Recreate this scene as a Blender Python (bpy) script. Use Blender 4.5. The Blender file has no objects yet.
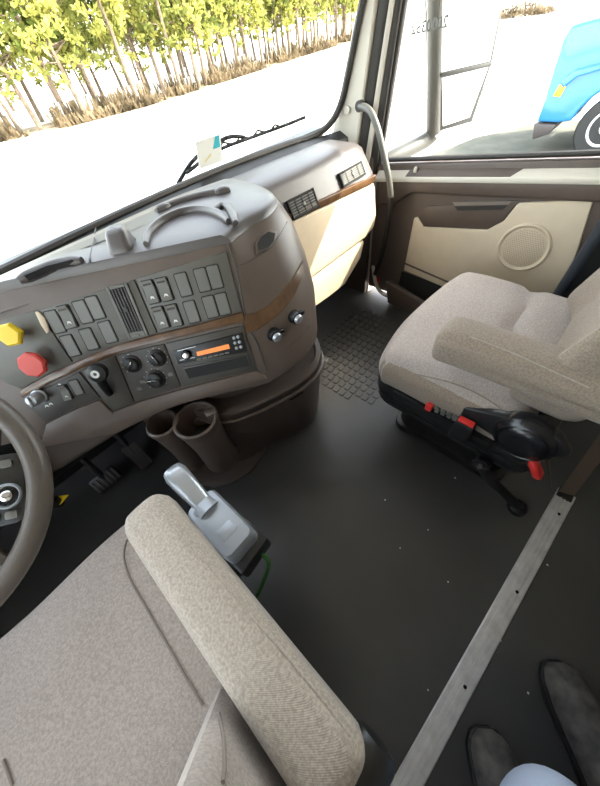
import bpy, bmesh, math, random
from mathutils import Vector, Matrix
from mathutils.bvhtree import BVHTree
V = Vector
random.seed(7)
scene = bpy.context.scene
COL = scene.collection

# ------------------------------------------------------------------ camera
# world: X to the passenger side, Y forward, Z up, cab floor at z = 0
XR = V((0.66807901, -0.63136181, 0.39376732))      # world axes seen in the camera's image axes
YR = V((-0.73562264, -0.4808066, 0.4771628))
ZR = V((-0.11193644, -0.60844661, -0.78566084))
FPX, CX, CY = 300.0, 300.0, 393.0
CAM = V((0.0, 0.0, 1.15))
cam_data = bpy.data.cameras.new('camera')
cam_data.sensor_fit = 'HORIZONTAL'; cam_data.sensor_width = 36.0
cam_data.lens = FPX * 36.0 / 600.0
cam_data.clip_start = 0.02; cam_data.clip_end = 500
cam = bpy.data.objects.new('camera', cam_data); COL.objects.link(cam)
cam.matrix_world = Matrix(((XR[0], -XR[1], -XR[2], CAM[0]),
                           (YR[0], -YR[1], -YR[2], CAM[1]),
                           (ZR[0], -ZR[1], -ZR[2], CAM[2]), (0, 0, 0, 1)))
scene.camera = cam

# ------------------------------------------------------------------ light
SUN_DIR = V((-0.45, 0.50, -0.58)).normalized()
world = bpy.data.worlds.new('world'); scene.world = world; world.use_nodes = True
wn = world.node_tree; wn.nodes.clear()
sky = wn.nodes.new('ShaderNodeTexSky'); sky.sky_type = 'NISHITA'
sky.sun_disc = False; sky.sun_elevation = math.asin(-SUN_DIR.z)
sky.sun_rotation = math.atan2(-SUN_DIR.x, -SUN_DIR.y)
sky.air_density = 1.0; sky.dust_density = 2.0; sky.ozone_density = 1.0
bg = wn.nodes.new('ShaderNodeBackground'); bg.inputs['Strength'].default_value = 0.9
wo = wn.nodes.new('ShaderNodeOutputWorld')
hs = wn.nodes.new('ShaderNodeHueSaturation'); hs.inputs['Saturation'].default_value = 0.45      # hazy bright day
tn = wn.nodes.new('ShaderNodeMix'); tn.data_type = 'RGBA'; tn.blend_type = 'MULTIPLY'; tn.inputs['Factor'].default_value = 1.0
tn.inputs['B'].default_value = (1.0, 0.965, 0.915, 1)
wn.links.new(sky.outputs[0], hs.inputs['Color']); wn.links.new(hs.outputs[0], tn.inputs['A'])
wn.links.new(tn.outputs['Result'], bg.inputs['Color']); wn.links.new(bg.outputs[0], wo.inputs['Surface'])
sun_data = bpy.data.lights.new('sun', 'SUN'); sun_data.energy = 7.0; sun_data.angle = 0.01
sun_data.color = (1.0, 0.93, 0.82)
sun = bpy.data.objects.new('sun', sun_data); COL.objects.link(sun)
sun.rotation_euler = SUN_DIR.to_track_quat('-Z', 'Y').to_euler(); sun.location = (6, -6, 9)
scene.view_settings.view_transform = 'Standard'; scene.view_settings.look = 'None'
scene.view_settings.gamma = 1.0; scene.view_settings.use_curve_mapping = False
scene.view_settings.exposure = 1.2

# ------------------------------------------------------------------ pixel -> direction -> surface
def wray(u, v):
    c = V((u - CX, v - CY, FPX)); return V((XR.dot(c), YR.dot(c), ZR.dot(c)))
def PA(u, v, ax, c):
    d = wray(u, v); return CAM + d * ((c - CAM[ax]) / d[ax])
def PX(u, v, x): return PA(u, v, 0, x)
def PY(u, v, y): return PA(u, v, 1, y)
def PZ(u, v, z): return PA(u, v, 2, z)

class Frame:
    def __init__(s, o, ex, ey):
        s.o = V(o); s.ex = V(ex).normalized(); s.ez = s.ex.cross(V(ey)).normalized(); s.ey = s.ez.cross(s.ex)
    def p(s, u, v, w=0): return s.o + s.ex * u + s.ey * v + s.ez * w
    def uv(s, px, py, w=0):
        d = wray(px, py); t = ((s.o + s.ez * w) - CAM).dot(s.ez) / d.dot(s.ez)
        q = CAM + d * t - s.o; return (q.dot(s.ex), q.dot(s.ey))
    def mat(s, u=0, v=0, w=0, rot=0):
        a = s.ex * math.cos(rot) + s.ey * math.sin(rot); b = -s.ex * math.sin(rot) + s.ey * math.cos(rot)
        o = s.p(u, v, w)
        return Matrix(((a[0], b[0], s.ez[0], o[0]), (a[1], b[1], s.ez[1], o[1]), (a[2], b[2], s.ez[2], o[2]), (0, 0, 0, 1)))
WORLD = Frame((0, 0, 0), (1, 0, 0), (0, 1, 0))

# ------------------------------------------------------------------ materials
MATS = {}
def material(name, col, rough=0.5, metal=0.0, bump=0.0, bscale=200.0, var=0.0, vscale=20.0, spec=0.5,
             col2=None, emit=None, estr=0.0, coat=0.0, sheen=0.0, kind=None):
    if name in MATS: return MATS[name]
    m = bpy.data.materials.new(name); m.use_nodes = True; nt = m.node_tree; N = nt.nodes; L = nt.links
    b = N['Principled BSDF']
    b.inputs['Roughness'].default_value = rough; b.inputs['Metallic'].default_value = metal
    b.inputs['Specular IOR Level'].default_value = spec; b.inputs['Coat Weight'].default_value = coat
    b.inputs['Sheen Weight'].default_value = sheen
    tc = N.new('ShaderNodeTexCoord')
    c2 = col2 if col2 else tuple(x * (1 - var) for x in col)
    nz = N.new('ShaderNodeTexNoise'); nz.inputs['Scale'].default_value = vscale; nz.inputs['Detail'].default_value = 4
    mx = N.new('ShaderNodeMix'); mx.data_type = 'RGBA'
    mx.inputs['A'].default_value = (*col, 1); mx.inputs['B'].default_value = (*c2, 1)
    rp = N.new('ShaderNodeMapRange'); rp.inputs['From Min'].default_value = 0.35; rp.inputs['From Max'].default_value = 0.65
    L.new(tc.outputs['Object'], nz.inputs['Vector']); L.new(nz.outputs['Fac'], rp.inputs['Value'])
    L.new(rp.outputs['Result'], mx.inputs['Factor']); L.new(mx.outputs['Result'], b.inputs['Base Color'])
    if bump > 0:
        bn = N.new('ShaderNodeBump'); bn.inputs['Strength'].default_value = bump; bn.inputs['Distance'].default_value = 0.002
        if kind == 'rib':
            wv = N.new('ShaderNodeTexWave'); wv.wave_type = 'BANDS'; wv.bands_direction = 'DIAGONAL'
            wv.inputs['Scale'].default_value = bscale; wv.inputs['Distortion'].default_value = 3.0
            wv.inputs['Detail'].default_value = 2.0; wv.inputs['Detail Scale'].default_value = 3.0
            L.new(tc.outputs['Object'], wv.inputs['Vector']); L.new(wv.outputs['Fac'], bn.inputs['Height'])
        else:
            n2 = N.new('ShaderNodeTexNoise'); n2.inputs['Scale'].default_value = bscale; n2.inputs['Detail'].default_value = 3
            L.new(tc.outputs['Object'], n2.inputs['Vector']); L.new(n2.outputs['Fac'], bn.inputs['Height'])
        L.new(bn.outputs['Normal'], b.inputs['Normal'])
    if emit:
        b.inputs['Emission Color'].default_value = (*emit, 1); b.inputs['Emission Strength'].default_value = estr
    MATS[name] = m; return m
def glass_material(name, tint, refl=0.05):
    if name in MATS: return MATS[name]
    m = bpy.data.materials.new(name); m.use_nodes = True; nt = m.node_tree; N = nt.nodes; L = nt.links; N.clear()
    tr = N.new('ShaderNodeBsdfTransparent'); tr.inputs['Color'].default_value = (*tint, 1)
    gl = N.new('ShaderNodeBsdfGlossy'); gl.inputs['Roughness'].default_value = 0.02
    lw = N.new('ShaderNodeLayerWeight'); lw.inputs['Blend'].default_value = 0.12
    ml = N.new('ShaderNodeMath'); ml.operation = 'MULTIPLY'; ml.inputs[1].default_value = refl / 0.12
    mx = N.new('ShaderNodeMixShader'); o = N.new('ShaderNodeOutputMaterial')
    L.new(lw.outputs['Fresnel'], ml.inputs[0]); L.new(ml.outputs[0], mx.inputs['Fac'])
    L.new(tr.outputs[0], mx.inputs[1]); L.new(gl.outputs[0], mx.inputs[2]); L.new(mx.outputs[0], o.inputs['Surface'])
    MATS[name] = m; return m
def leaf_material(name, c1, c2):
    m = bpy.data.materials.new(name); m.use_nodes = True; nt = m.node_tree; N = nt.nodes; L = nt.links; N.clear()
    tc = N.new('ShaderNodeTexCoord'); nz = N.new('ShaderNodeTexNoise'); nz.inputs['Scale'].default_value = 1.1; nz.inputs['Detail'].default_value = 4
    rp = N.new('ShaderNodeMapRange'); rp.inputs['From Min'].default_value = 0.38; rp.inputs['From Max'].default_value = 0.62
    mx = N.new('ShaderNodeMix'); mx.data_type = 'RGBA'; mx.inputs['A'].default_value = (*c1, 1); mx.inputs['B'].default_value = (*c2, 1)
    d = N.new('ShaderNodeBsdfDiffuse'); t = N.new('ShaderNodeBsdfTranslucent'); ms = N.new('ShaderNodeMixShader'); ms.inputs[0].default_value = 0.4
    o = N.new('ShaderNodeOutputMaterial')
    L.new(tc.outputs['Object'], nz.inputs['Vector']); L.new(nz.outputs['Fac'], rp.inputs['Value']); L.new(rp.outputs['Result'], mx.inputs['Factor'])
    L.new(mx.outputs['Result'], d.inputs['Color']); L.new(mx.outputs['Result'], t.inputs['Color'])
    L.new(d.outputs[0], ms.inputs[1]); L.new(t.outputs[0], ms.inputs[2]); L.new(ms.outputs[0], o.inputs['Surface'])
    MATS[name] = m; return m

M_TAUPE = material('taupe_plastic', (0.112, 0.083, 0.068), 0.42, bump=0.15, bscale=500, var=0.1)
M_TOP = material('dash_top_plastic', (0.100, 0.088, 0.086), 0.36, bump=0.15, bscale=500, var=0.08)
M_PANEL = material('panel_plastic', (0.115, 0.110, 0.095), 0.45, bump=0.12, bscale=600, var=0.1)
M_PANELD = material('dark_panel_plastic', (0.060, 0.054, 0.047), 0.45, bump=0.12, bscale=600, var=0.1)
M_SWITCH = material('switch_plastic', (0.135, 0.130, 0.115), 0.40)
M_BLACK = material('black_plastic', (0.012, 0.012, 0.012), 0.38, bump=0.08, bscale=500)
M_BLACKS = material('black_satin', (0.010, 0.010, 0.011), 0.25)
M_SEAL = material('seal_rubber', (0.030, 0.026, 0.023), 0.55)
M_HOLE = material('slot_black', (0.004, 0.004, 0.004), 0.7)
M_WOOD = material('walnut_trim', (0.135, 0.070, 0.032), 0.28, col2=(0.075, 0.036, 0.016), vscale=30, coat=0.3)
M_CREAM = material('cream_panel', (0.62, 0.52, 0.38), 0.5, bump=0.12, bscale=500, var=0.05)
M_PILLAR = material('pillar_trim', (0.60, 0.56, 0.48), 0.55, bump=0.08, bscale=500)
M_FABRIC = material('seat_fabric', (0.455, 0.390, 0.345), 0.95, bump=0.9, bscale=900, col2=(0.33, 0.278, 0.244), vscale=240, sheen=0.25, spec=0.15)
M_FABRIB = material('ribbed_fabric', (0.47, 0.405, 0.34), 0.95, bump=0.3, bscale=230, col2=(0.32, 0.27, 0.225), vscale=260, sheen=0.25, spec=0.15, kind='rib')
M_FABSIDE = material('tan_warm_lit_fabric', (0.315, 0.250, 0.192), 0.95, bump=0.9, bscale=800, col2=(0.22, 0.175, 0.135), vscale=240, sheen=0.2, spec=0.15)
M_PIPING = material('seam_piping', (0.21, 0.175, 0.15), 0.9)
M_RUBBER = material('floor_rubber', (0.044, 0.0435, 0.0425), 0.34, bump=0.25, bscale=260, col2=(0.058, 0.057, 0.055), vscale=3.0)
M_ALU = material('brushed_aluminium', (0.74, 0.73, 0.71), 0.45, metal=0.35, bump=0.2, bscale=300, var=0.2, vscale=25)
M_SILVER = material('satin_silver', (0.42, 0.44, 0.47), 0.30, metal=0.55)
M_SILVERP = material('silver_plastic', (0.34, 0.36, 0.39), 0.35, metal=0.3)
M_CHROME = material('chrome', (0.7, 0.7, 0.72), 0.12, metal=1.0)
M_RED = material('red_plastic', (0.62, 0.035, 0.03), 0.35)
M_REDK = material('red_knob_plastic', (0.60, 0.06, 0.045), 0.45)
M_YELLOW = material('yellow_plastic', (0.85, 0.60, 0.02), 0.4)
M_ORANGE = material('orange_display', (0.55, 0.16, 0.04), 0.4, emit=(0.9, 0.25, 0.05), estr=0.35)
M_WHITE = material('white_print', (0.75, 0.75, 0.72), 0.5)
M_LEATHER = material('wheel_leather', (0.085, 0.070, 0.058), 0.38, bump=0.25, bscale=350)
M_HANDLE = material('grey_handle', (0.115, 0.112, 0.10), 0.45, bump=0.1)
M_BELT = material('belt_webbing', (0.14, 0.10, 0.075), 0.8, bump=0.5, bscale=500)
M_PAINT = material('white_paint', (0.78, 0.78, 0.77), 0.25, coat=0.5)
M_BLUE = material('blue_paint', (0.03, 0.19, 0.42), 0.25, coat=0.6)
M_MIRROR = material('mirror_glass', (0.9, 0.9, 0.9), 0.01, metal=1.0)
M_MIRSH = material('mirror_shell', (0.06, 0.058, 0.054), 0.45)
M_LOT = material('pale_gravel', (0.62, 0.59, 0.55), 0.9, col2=(0.52, 0.49, 0.45), vscale=0.6, bump=0.5, bscale=15)
M_TAUPE_SHADE = material('shaded_taupe_plastic', (0.075, 0.056, 0.046), 0.42, bump=0.15, bscale=500)  # darker copy of the taupe plastic, shade of the lower console in its colour
M_LITTER = material('leaf_litter', (0.22, 0.155, 0.09), 0.95, col2=(0.34, 0.28, 0.2), vscale=1.2, bump=0.5, bscale=8)
M_BARK = material('pine_bark', (0.20, 0.15, 0.11), 0.9, col2=(0.12, 0.085, 0.06), vscale=6)
M_TIRE = material('tire_rubber', (0.02, 0.02, 0.02), 0.7)
M_DENIM = material('light_denim', (0.42, 0.48, 0.62), 0.9, bump=0.5, bscale=600)
M_BOOT = material('dusty_boot', (0.13, 0.12, 0.11), 0.8, col2=(0.05, 0.048, 0.045), vscale=30, bump=0.4, bscale=120)
M_HEAD = material('headliner', (0.58, 0.55, 0.49), 0.9, bump=0.2, bscale=300)
M_GLASS = glass_material('window_glass', (0.95, 0.97, 0.95))
M_VENT = material('vent_black', (0.022, 0.021, 0.020), 0.7, spec=0.15)
M_DECAL = material('decal_print', (0.10, 0.10, 0.10), 0.6)
M_DECALP = material('decal_pale', (0.55, 0.62, 0.58), 0.6)
M_TEAL = material('teal_print', (0.05, 0.45, 0.55), 0.6)
M_LEAF = [leaf_material('needles_yellow', (0.44, 0.42, 0.12), (0.25, 0.27, 0.075)),
          leaf_material('needles_green', (0.17, 0.21, 0.05), (0.06, 0.09, 0.025)),
          leaf_material('needles_olive', (0.28, 0.29, 0.08), (0.13, 0.15, 0.045))]
M_BRUSH = leaf_material('dry_brush', (0.25, 0.19, 0.12), (0.075, 0.058, 0.038))

# ------------------------------------------------------------------ mesh helpers
def new_bm(): return bmesh.new()
def bevel_all(bm, w, seg=2, ang=30):
    if w <= 0: return bm
    es = [e for e in bm.edges if len(e.link_faces) == 2 and e.calc_face_angle(0) > math.radians(ang)]
    if es: bmesh.ops.bevel(bm, geom=es, offset=w, segments=seg, profile=0.5, affect='EDGES', clamp_overlap=True)
    return bm
def add_poly_prism(bm, fr, pts, w0, w1):
    a = [bm.verts.new(fr.p(u, v, w0)) for u, v in pts]; b = [bm.verts.new(fr.p(u, v, w1)) for u, v in pts]
    n = len(pts)
    bm.faces.new(list(reversed(a))); bm.faces.new(b)
    for i in range(n): bm.faces.new((a[i], a[(i + 1) % n], b[(i + 1) % n], b[i]))
    return bm
def prism(fr, pts, w0, w1, bev=0.0, seg=2):
    bm = add_poly_prism(new_bm(), fr, pts, w0, w1)
    bmesh.ops.recalc_face_normals(bm, faces=bm.faces); return bevel_all(bm, bev, seg)
def box(lo, hi, bev=0.0, seg=2, bm=None):
    own = bm is None
    bm = bm or new_bm()
    add_poly_prism(bm, WORLD, [(lo[0], lo[1]), (hi[0], lo[1]), (hi[0], hi[1]), (lo[0], hi[1])], lo[2], hi[2])
    bmesh.ops.recalc_face_normals(bm, faces=bm.faces)
    return bevel_all(bm, bev, seg) if own else bm
def fbox(fr, u0, u1, v0, v1, w0, w1, bev=0.0, seg=2):
    return prism(fr, [(u0, v0), (u1, v0), (u1, v1), (u0, v1)], w0, w1, bev, seg)
def rrect(w, h, r, n=4):
    pts = []
    for cx, cy, a0 in ((w / 2 - r, h / 2 - r, 0), (-w / 2 + r, h / 2 - r, 90), (-w / 2 + r, -h / 2 + r, 180), (w / 2 - r, -h / 2 + r, 270)):
        for k in range(n + 1):
            a = math.radians(a0 + 90 * k / n); pts.append((cx + r * math.cos(a), cy + r * math.sin(a)))
    return pts
def loft(rings, closed=True, cap=True, bm=None):
    bm = bm or new_bm(); R = [[bm.verts.new(V(p)) for p in r] for r in rings]; n = len(rings[0])
    for i in range(len(R) - 1):
        for j in range(n if closed else n - 1):
            k = (j + 1) % n
            bm.faces.new((R[i][j], R[i][k], R[i + 1][k], R[i + 1][j]))
    if cap and closed:
        bm.faces.new(list(reversed(R[0]))); bm.faces.new(R[-1])
    bmesh.ops.recalc_face_normals(bm, faces=bm.faces); return bm
def lathe(fr, prof, n=24, c=(0, 0), cap=True):
    return loft([[fr.p(c[0] + r * math.cos(2 * math.pi * k / n), c[1] + r * math.sin(2 * math.pi * k / n), h) for k in range(n)] for r, h in prof], True, cap)
def smooth_path(pts, n=6):
    pts = [V(p) for p in pts]; out = []
    for i in range(len(pts) - 1):
        p0 = pts[max(i - 1, 0)]; p1 = pts[i]; p2 = pts[i + 1]; p3 = pts[min(i + 2, len(pts) - 1)]
        for k in range(n):
            t = k / n
            out.append(0.5 * ((2 * p1) + (p2 - p0) * t + (2 * p0 - 5 * p1 + 4 * p2 - p3) * t * t + (3 * p1 - p0 - 3 * p2 + p3) * t ** 3))
    out.append(pts[-1]); return out
def tube(path, rad, n=10, closed=False, flat=1.0, bm=None, up=V((0, 0, 1))):
    path = [V(p) for p in path]; m = len(path); rings = []
    for i, p in enumerate(path):
        a = path[(i - 1) % m] if (closed or i > 0) else path[0]; b = path[(i + 1) % m] if (closed or i < m - 1) else path[-1]
        t = (b - a).normalized(); s = t.cross(up)
        if s.length < 1e-3: s = t.cross(V((0, 1, 0)))
        s.normalize(); q = s.cross(t).normalized()
        r = rad(i / (m - 1)) if callable(rad) else rad
        rings.append([p + (s * math.cos(2 * math.pi * k / n) + q * math.sin(2 * math.pi * k / n) * flat) * r for k in range(n)])
    if closed: rings.append(rings[0])
    bm2 = loft(rings, True, not closed, bm)
    if closed: bmesh.ops.remove_doubles(bm2, verts=bm2.verts, dist=1e-6)
    return bm2
def cushion(half, r, n=16, deform=None):
    """rounded box, half = half sizes, r = edge radius, deform(p in local metres, q in -1..1) -> p"""
    bm = new_bm(); bmesh.ops.create_cube(bm, size=2.0)
    bmesh.ops.subdivide_edges(bm, edges=bm.edges, cuts=n, use_grid_fill=True)
    h = V(half)
    for v in bm.verts:
        q = v.co.copy(); s = V([math.copysign(abs(c) ** 0.8, c) for c in q]); p = V((s[0] * h[0], s[1] * h[1], s[2] * h[2]))
        inn = V([max(-(h[k] - r), min(h[k] - r, p[k])) for k in range(3)]); d = p - inn
        if d.length > 1e-9: p = inn + d.normalized() * r
        if deform: p = deform(p, q)
        v.co = p
    return bm
def xform(bm, mat): bmesh.ops.transform(bm, matrix=mat, verts=bm.verts); return bm
def bm_join(*bms):
    out = bms[0]
    for b in bms[1:]:
        me = bpy.data.meshes.new('tmp'); b.to_mesh(me); out.from_mesh(me); bpy.data.meshes.remove(me); b.free()
    return out

def to_mesh(name, bm, mat, smooth=True):
    me = bpy.data.meshes.new(name); bm.to_mesh(me); bm.free()
    if mat: me.materials.append(mat)
    me.polygons.foreach_set('use_smooth', [smooth] * len(me.polygons))
    if smooth: me.set_sharp_from_angle(angle=math.radians(40))
    return me
def setparent(o, parent):
    if parent is not None:
        o.parent = parent; o.matrix_parent_inverse = MW[parent.as_pointer()].inverted()
MW = {}
def obj(name, bm, mat, parent=None, smooth=True, label=None):
    co = [v.co for v in bm.verts]
    c = V([(min(p[k] for p in co) + max(p[k] for p in co)) / 2 for k in range(3)])
    bmesh.ops.translate(bm, verts=bm.verts, vec=-c)
    return place(name, to_mesh(name, bm, mat, smooth), Matrix.Translation(c), parent, label)
def place(name, me, mat, parent=None, label=None):
    o = bpy.data.objects.new(name, me); COL.objects.link(o)
    setparent(o, parent); o.matrix_basis = mat if parent is None else mat
    MW[o.as_pointer()] = mat.copy()
    if label: o['label'] = label
    return o
def tag(o, label, cat, group=None, kind=None):
    if label: o['label'] = label
    if cat: o['category'] = cat
    if group: o['group'] = group
    if kind: o['kind'] = kind
    return o
def thing(name, label, cat, loc=(0, 0, 0), group=None, kind=None):
    o = bpy.data.objects.new(name, None); COL.objects.link(o); o.location = loc; o.empty_display_size = 0.05
    MW[o.as_pointer()] = Matrix.Translation(V(loc)); return tag(o, label, cat, group, kind)
def struct(name, bm, mat, smooth=True, label=None):
    o = obj(name, bm, mat, None, smooth); o['kind'] = 'structure'
    if label: o['label'] = label
    return o
def bvh_of(o):
    me = o.data; mw = MW[o.as_pointer()]
    return BVHTree.FromPolygons([mw @ v.co for v in me.vertices], [list(p.vertices) for p in me.polygons])
def hit(bvh, px, py):
    loc, nor, i, d = bvh.ray_cast(CAM, wray(px, py).normalized())
    if loc is None: return None, None
    if nor.dot(wray(px, py)) > 0: nor = -nor
    return loc, nor

# ------------------------------------------------------------------ cab shell
XD = 1.43                     # inner face of the passenger door
floor = struct('floor', box((-1.0, -1.75, -0.04), (1.5, 1.24, 0.0)), M_RUBBER, False)
# raised tread pads of the floor mat in the passenger footwell
pad_me = to_mesh('tread_pad', prism(WORLD, rrect(0.031, 0.024, 0.004, 2), 0, 0.004, 0.0012, 1), M_RUBBER)
for i in range(15):
    for j in range(14):
        x = 0.70 + i * 0.041; y = 0.40 + j * 0.034
        if x < 0.70 + 0.02 * abs(j - 3) * 0.6 and j < 3: continue
        if y < 0.365 + 0.30 * max(0, (x - 0.82)): continue
        place('tread_pad', pad_me, Matrix.Translation((x, y, 0.0)), floor)
bm = box((-0.99, 1.20, -0.04), (1.42, 1.26, 0.79)); struct('wall_front', bm, M_BLACK, False)
struct('wall_back', box((-1.0, -1.80, 0.0), (1.5, -1.75, 1.80)), M_HEAD, False)
struct('ceiling', box((-1.05, -1.80, 1.80), (1.55, 0.92, 1.86)), M_HEAD, False)
bm = box((-1.0, 0.86, 1.52), (1.5, 0.93, 1.80)); struct('trim_1', bm, M_HEAD, False)            # header over the windscreen
# driver-side wall with its door window
bm = box((-1.0, -1.75, 0.0), (-0.94, 1.24, 0.70))
for lo, hi in (((-1.0, -0.35, 1.50), (-0.94, 0.90, 1.80)), ((-1.0, -1.75, 0.70), (-0.94, -0.35, 1.80)), ((-1.0, 0.84, 0.70), (-0.94, 0.97, 1.50))):
    box(lo, hi, bm=bm)
struct('wall_left', bm, M_HEAD, False)
bm = prism(Frame((-0.97, 0, 0), (0, 1, 0), (0, 0, 1)), [(-0.35, 0.70), (0.84, 0.70), (0.84, 1.50), (-0.35, 1.50)], -0.003, 0.003)
struct('window_1', bm, M_GLASS, False)
# passenger-side wall behind, above and in front of the door
bm = box((XD + 0.01, -1.75, 0.0), (1.50, -0.035, 1.80))
box((XD + 0.01, -0.035, 1.235), (1.50, 0.90, 1.80), bm=bm)  # unseen header, set low so its edge shades the dash vents
box((XD + 0.01, 0.90, 0.0), (1.50, 1.24, 0.60), bm=bm)
struct('wall_right', bm, M_HEAD, False)
struct('trim_2', box((XD - 0.035, -0.26, 0.0), (XD + 0.01, -0.012, 1.80), 0.008), M_BLACK)
struct('trim_4', box((XD - 0.02, 0.905, 0.0), (XD + 0.01, 1.19, 0.70), 0.008), M_TAUPE)          # dark B pillar lining

# ------------------------------------------------------------------ windscreen
WSB = [(-0.98, 1.06), (-0.5, 1.11), (0.0, 1.15), (0.3, 1.185), (0.55, 1.195), (0.75, 1.195), (0.95, 1.175), (1.19, 1.13), (1.37, 1.07), (1.45, 1.035)]
def wsy(x, z):
    for (x0, y0), (x1, y1) in zip(WSB, WSB[1:]):
        if x <= x1: break
    t = (x - x0) / (x1 - x0); return y0 + (y1 - y0) * t - 0.34 * (z - 0.80)
xs = [-0.94 + 2.31 * k / 30 for k in range(31)]
bm = loft([[V((x, wsy(x, z) + 0.006, z)) for x in xs] for z in (0.775, 1.0, 1.25, 1.53)], False, False)
bmesh.ops.solidify(bm, geom=bm.faces, thickness=0.005)
window_2 = struct('window_2', bm, M_GLASS)
def wpt(x, z, off=0.0): return V((x, wsy(x, z) - off, z))
gp = [wpt(x, 0.80) for x in (-0.93, -0.6, -0.3, 0, 0.2, 0.4, 0.6, 0.8, 1.0, 1.15, 1.24)] + [wpt(1.305, 0.815), wpt(1.345, 0.85), wpt(1.362, 0.90)] + [wpt(1.366, z) for z in (0.97, 1.1, 1.25, 1.4, 1.53)]
gasket = obj('gasket', tube(smooth_path(gp, 4), 0.013, 8), M_SEAL, window_2)
cowl = obj('cowl_strip', loft([[V((x, wsy(x, 0.8) - 0.012, 0.795)) for x in xs], [V((x, wsy(x, 0.8) - 0.055, 0.775)) for x in xs], [V((x, wsy(x, 0.8) - 0.06, 0.74)) for x in xs], [V((x, wsy(x, 0.8) - 0.005, 0.74)) for x in xs]], False, False), M_BLACK, window_2)

# wiper lying along the foot of the windscreen, outside
wip = thing('windshield_wiper', 'black wiper blade lying along the foot of the windscreen outside', 'wiper', wpt(0.80, 0.82, -0.03))
a = [wpt(0.66, 0.825, -0.025), wpt(0.80, 0.855, -0.025), wpt(0.95, 0.858, -0.025), wpt(1.12, 0.862, -0.025), wpt(1.22, 0.868, -0.025)]
obj('blade', tube(smooth_path(a, 4), 0.006, 6), M_BLACKS, wip)
obj('wiper_arm', tube(smooth_path([wpt(0.62, 0.80, -0.035), wpt(0.72, 0.855, -0.04), wpt(0.86, 0.880, -0.04), wpt(0.94, 0.864, -0.034)], 4), 0.007, 6), M_BLACKS, wip)
for k, x in enumerate((0.76, 0.84, 0.92, 1.0, 1.08)):
    obj('claw', tube([wpt(x - 0.03, 0.857, -0.028), wpt(x, 0.872, -0.034), wpt(x + 0.03, 0.860, -0.028)], 0.0035, 5), M_BLACKS, wip)

# inspection sticker on the glass
q = PY(210, 152, 1.165); p0 = wpt(q.x, q.z, 0.004); fr = Frame(p0, wpt(q.x + 0.1, q.z) - wpt(q.x, q.z), wpt(q.x, q.z + 0.1) - wpt(q.x, q.z))
stk = obj('inspection_sticker', prism(fr, rrect(0.10, 0.085, 0.006, 2), -0.001, 0.001), material('sticker_white', (0.80, 0.80, 0.76), 0.6))
tag(stk, 'small pale sticker with a teal corner at the foot of the windscreen', 'sticker')
obj('teal_print', prism(fr, [(0.015, 0.005), (0.046, 0.005), (0.046, 0.04), (0.03, 0.04)], 0.001, 0.0016), M_TEAL, stk)
obj('yellow_print', prism(fr, [(-0.025, -0.028), (0.005, -0.012), (0.005, -0.004), (-0.025, -0.02)], 0.001, 0.0016), material('pale_yellow_print', (0.75, 0.66, 0.35), 0.6), stk)

# ------------------------------------------------------------------ right A pillar
def edge(k, z):
    a, b = ((1.094, 0.98), (0.965, 0.915), (0.925, 0.877), (0.905, 0.862), (0.876, 0.842))[k]
    return a + (b - a) * (z - 0.81) / 0.32
def strip_between(k0, k1, x0, x1, thick, z0=0.62, z1=1.53):
    r = []
    for z in [z0 + (z1 - z0) * t / 8 for t in range(9)]:
        ya, yb = edge(k0, z), edge(k1, z)
        r.append([V((x0, ya, z)), V((x0 + (x1 - x0) * .5, ya * .5 + yb * .5, z)), V((x1, yb, z)), V((x1 + thick, yb, z)), V((x0 + thick, ya, z))])
    return bevel_all(loft(r), 0.004, 1, 50)
pillar = struct('trim_3', strip_between(0, 1, 1.368, 1.378, 0.06, 0.70), M_PILLAR)
obj('door_seal', strip_between(1, 2, 1.392, 1.400, 0.05), M_SEAL, pillar)
obj('door_frame', strip_between(2, 3, 1.400, 1.405, 0.05), M_PILLAR, pillar)
obj('window_seal', strip_between(3, 4, 1.412, 1.420, 0.05), M_SEAL, pillar)
p = PX(347, 110, 1.366); fr = Frame(p, (0.02, -1, 0), (0, 0, 1))
obj('screw_cap', lathe(Frame(p, (0, -1, 0), (0, 0, 1)), [(0.014, -0.004), (0.014, 0.003), (0.011, 0.004)], 20), M_PILLAR, pillar)

# grab handle on the pillar
gh = thing('grab_handle', 'bowed grey grab handle on the pillar beside the passenger door', 'handle', PX(389, 192, 1.35))
pts = [PX(360, 106, 1.366), PX(370, 111, 1.345), PX(378, 130, 1.335), PX(385, 160, 1.335), PX(389, 180, 1.34), PX(391, 197, 1.345)]
obj('grip', tube(smooth_path(pts, 5), 0.0125, 10), M_HANDLE, gh)
obj('mount', lathe(Frame(pts[0], (0, 1, 0), (0, 0, 1)), [(0.018, -0.01), (0.018, 0.008), (0.013, 0.012)], 16), M_SEAL, gh)
pts = [PX(391, 197, 1.345), PX(389, 215, 1.35), PX(386, 235, 1.355), PX(381, 258, 1.36), PX(375, 274, 1.37)]
obj('lower_bar', tube(smooth_path(pts, 5), 0.0115, 10), M_SEAL, gh)

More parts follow.
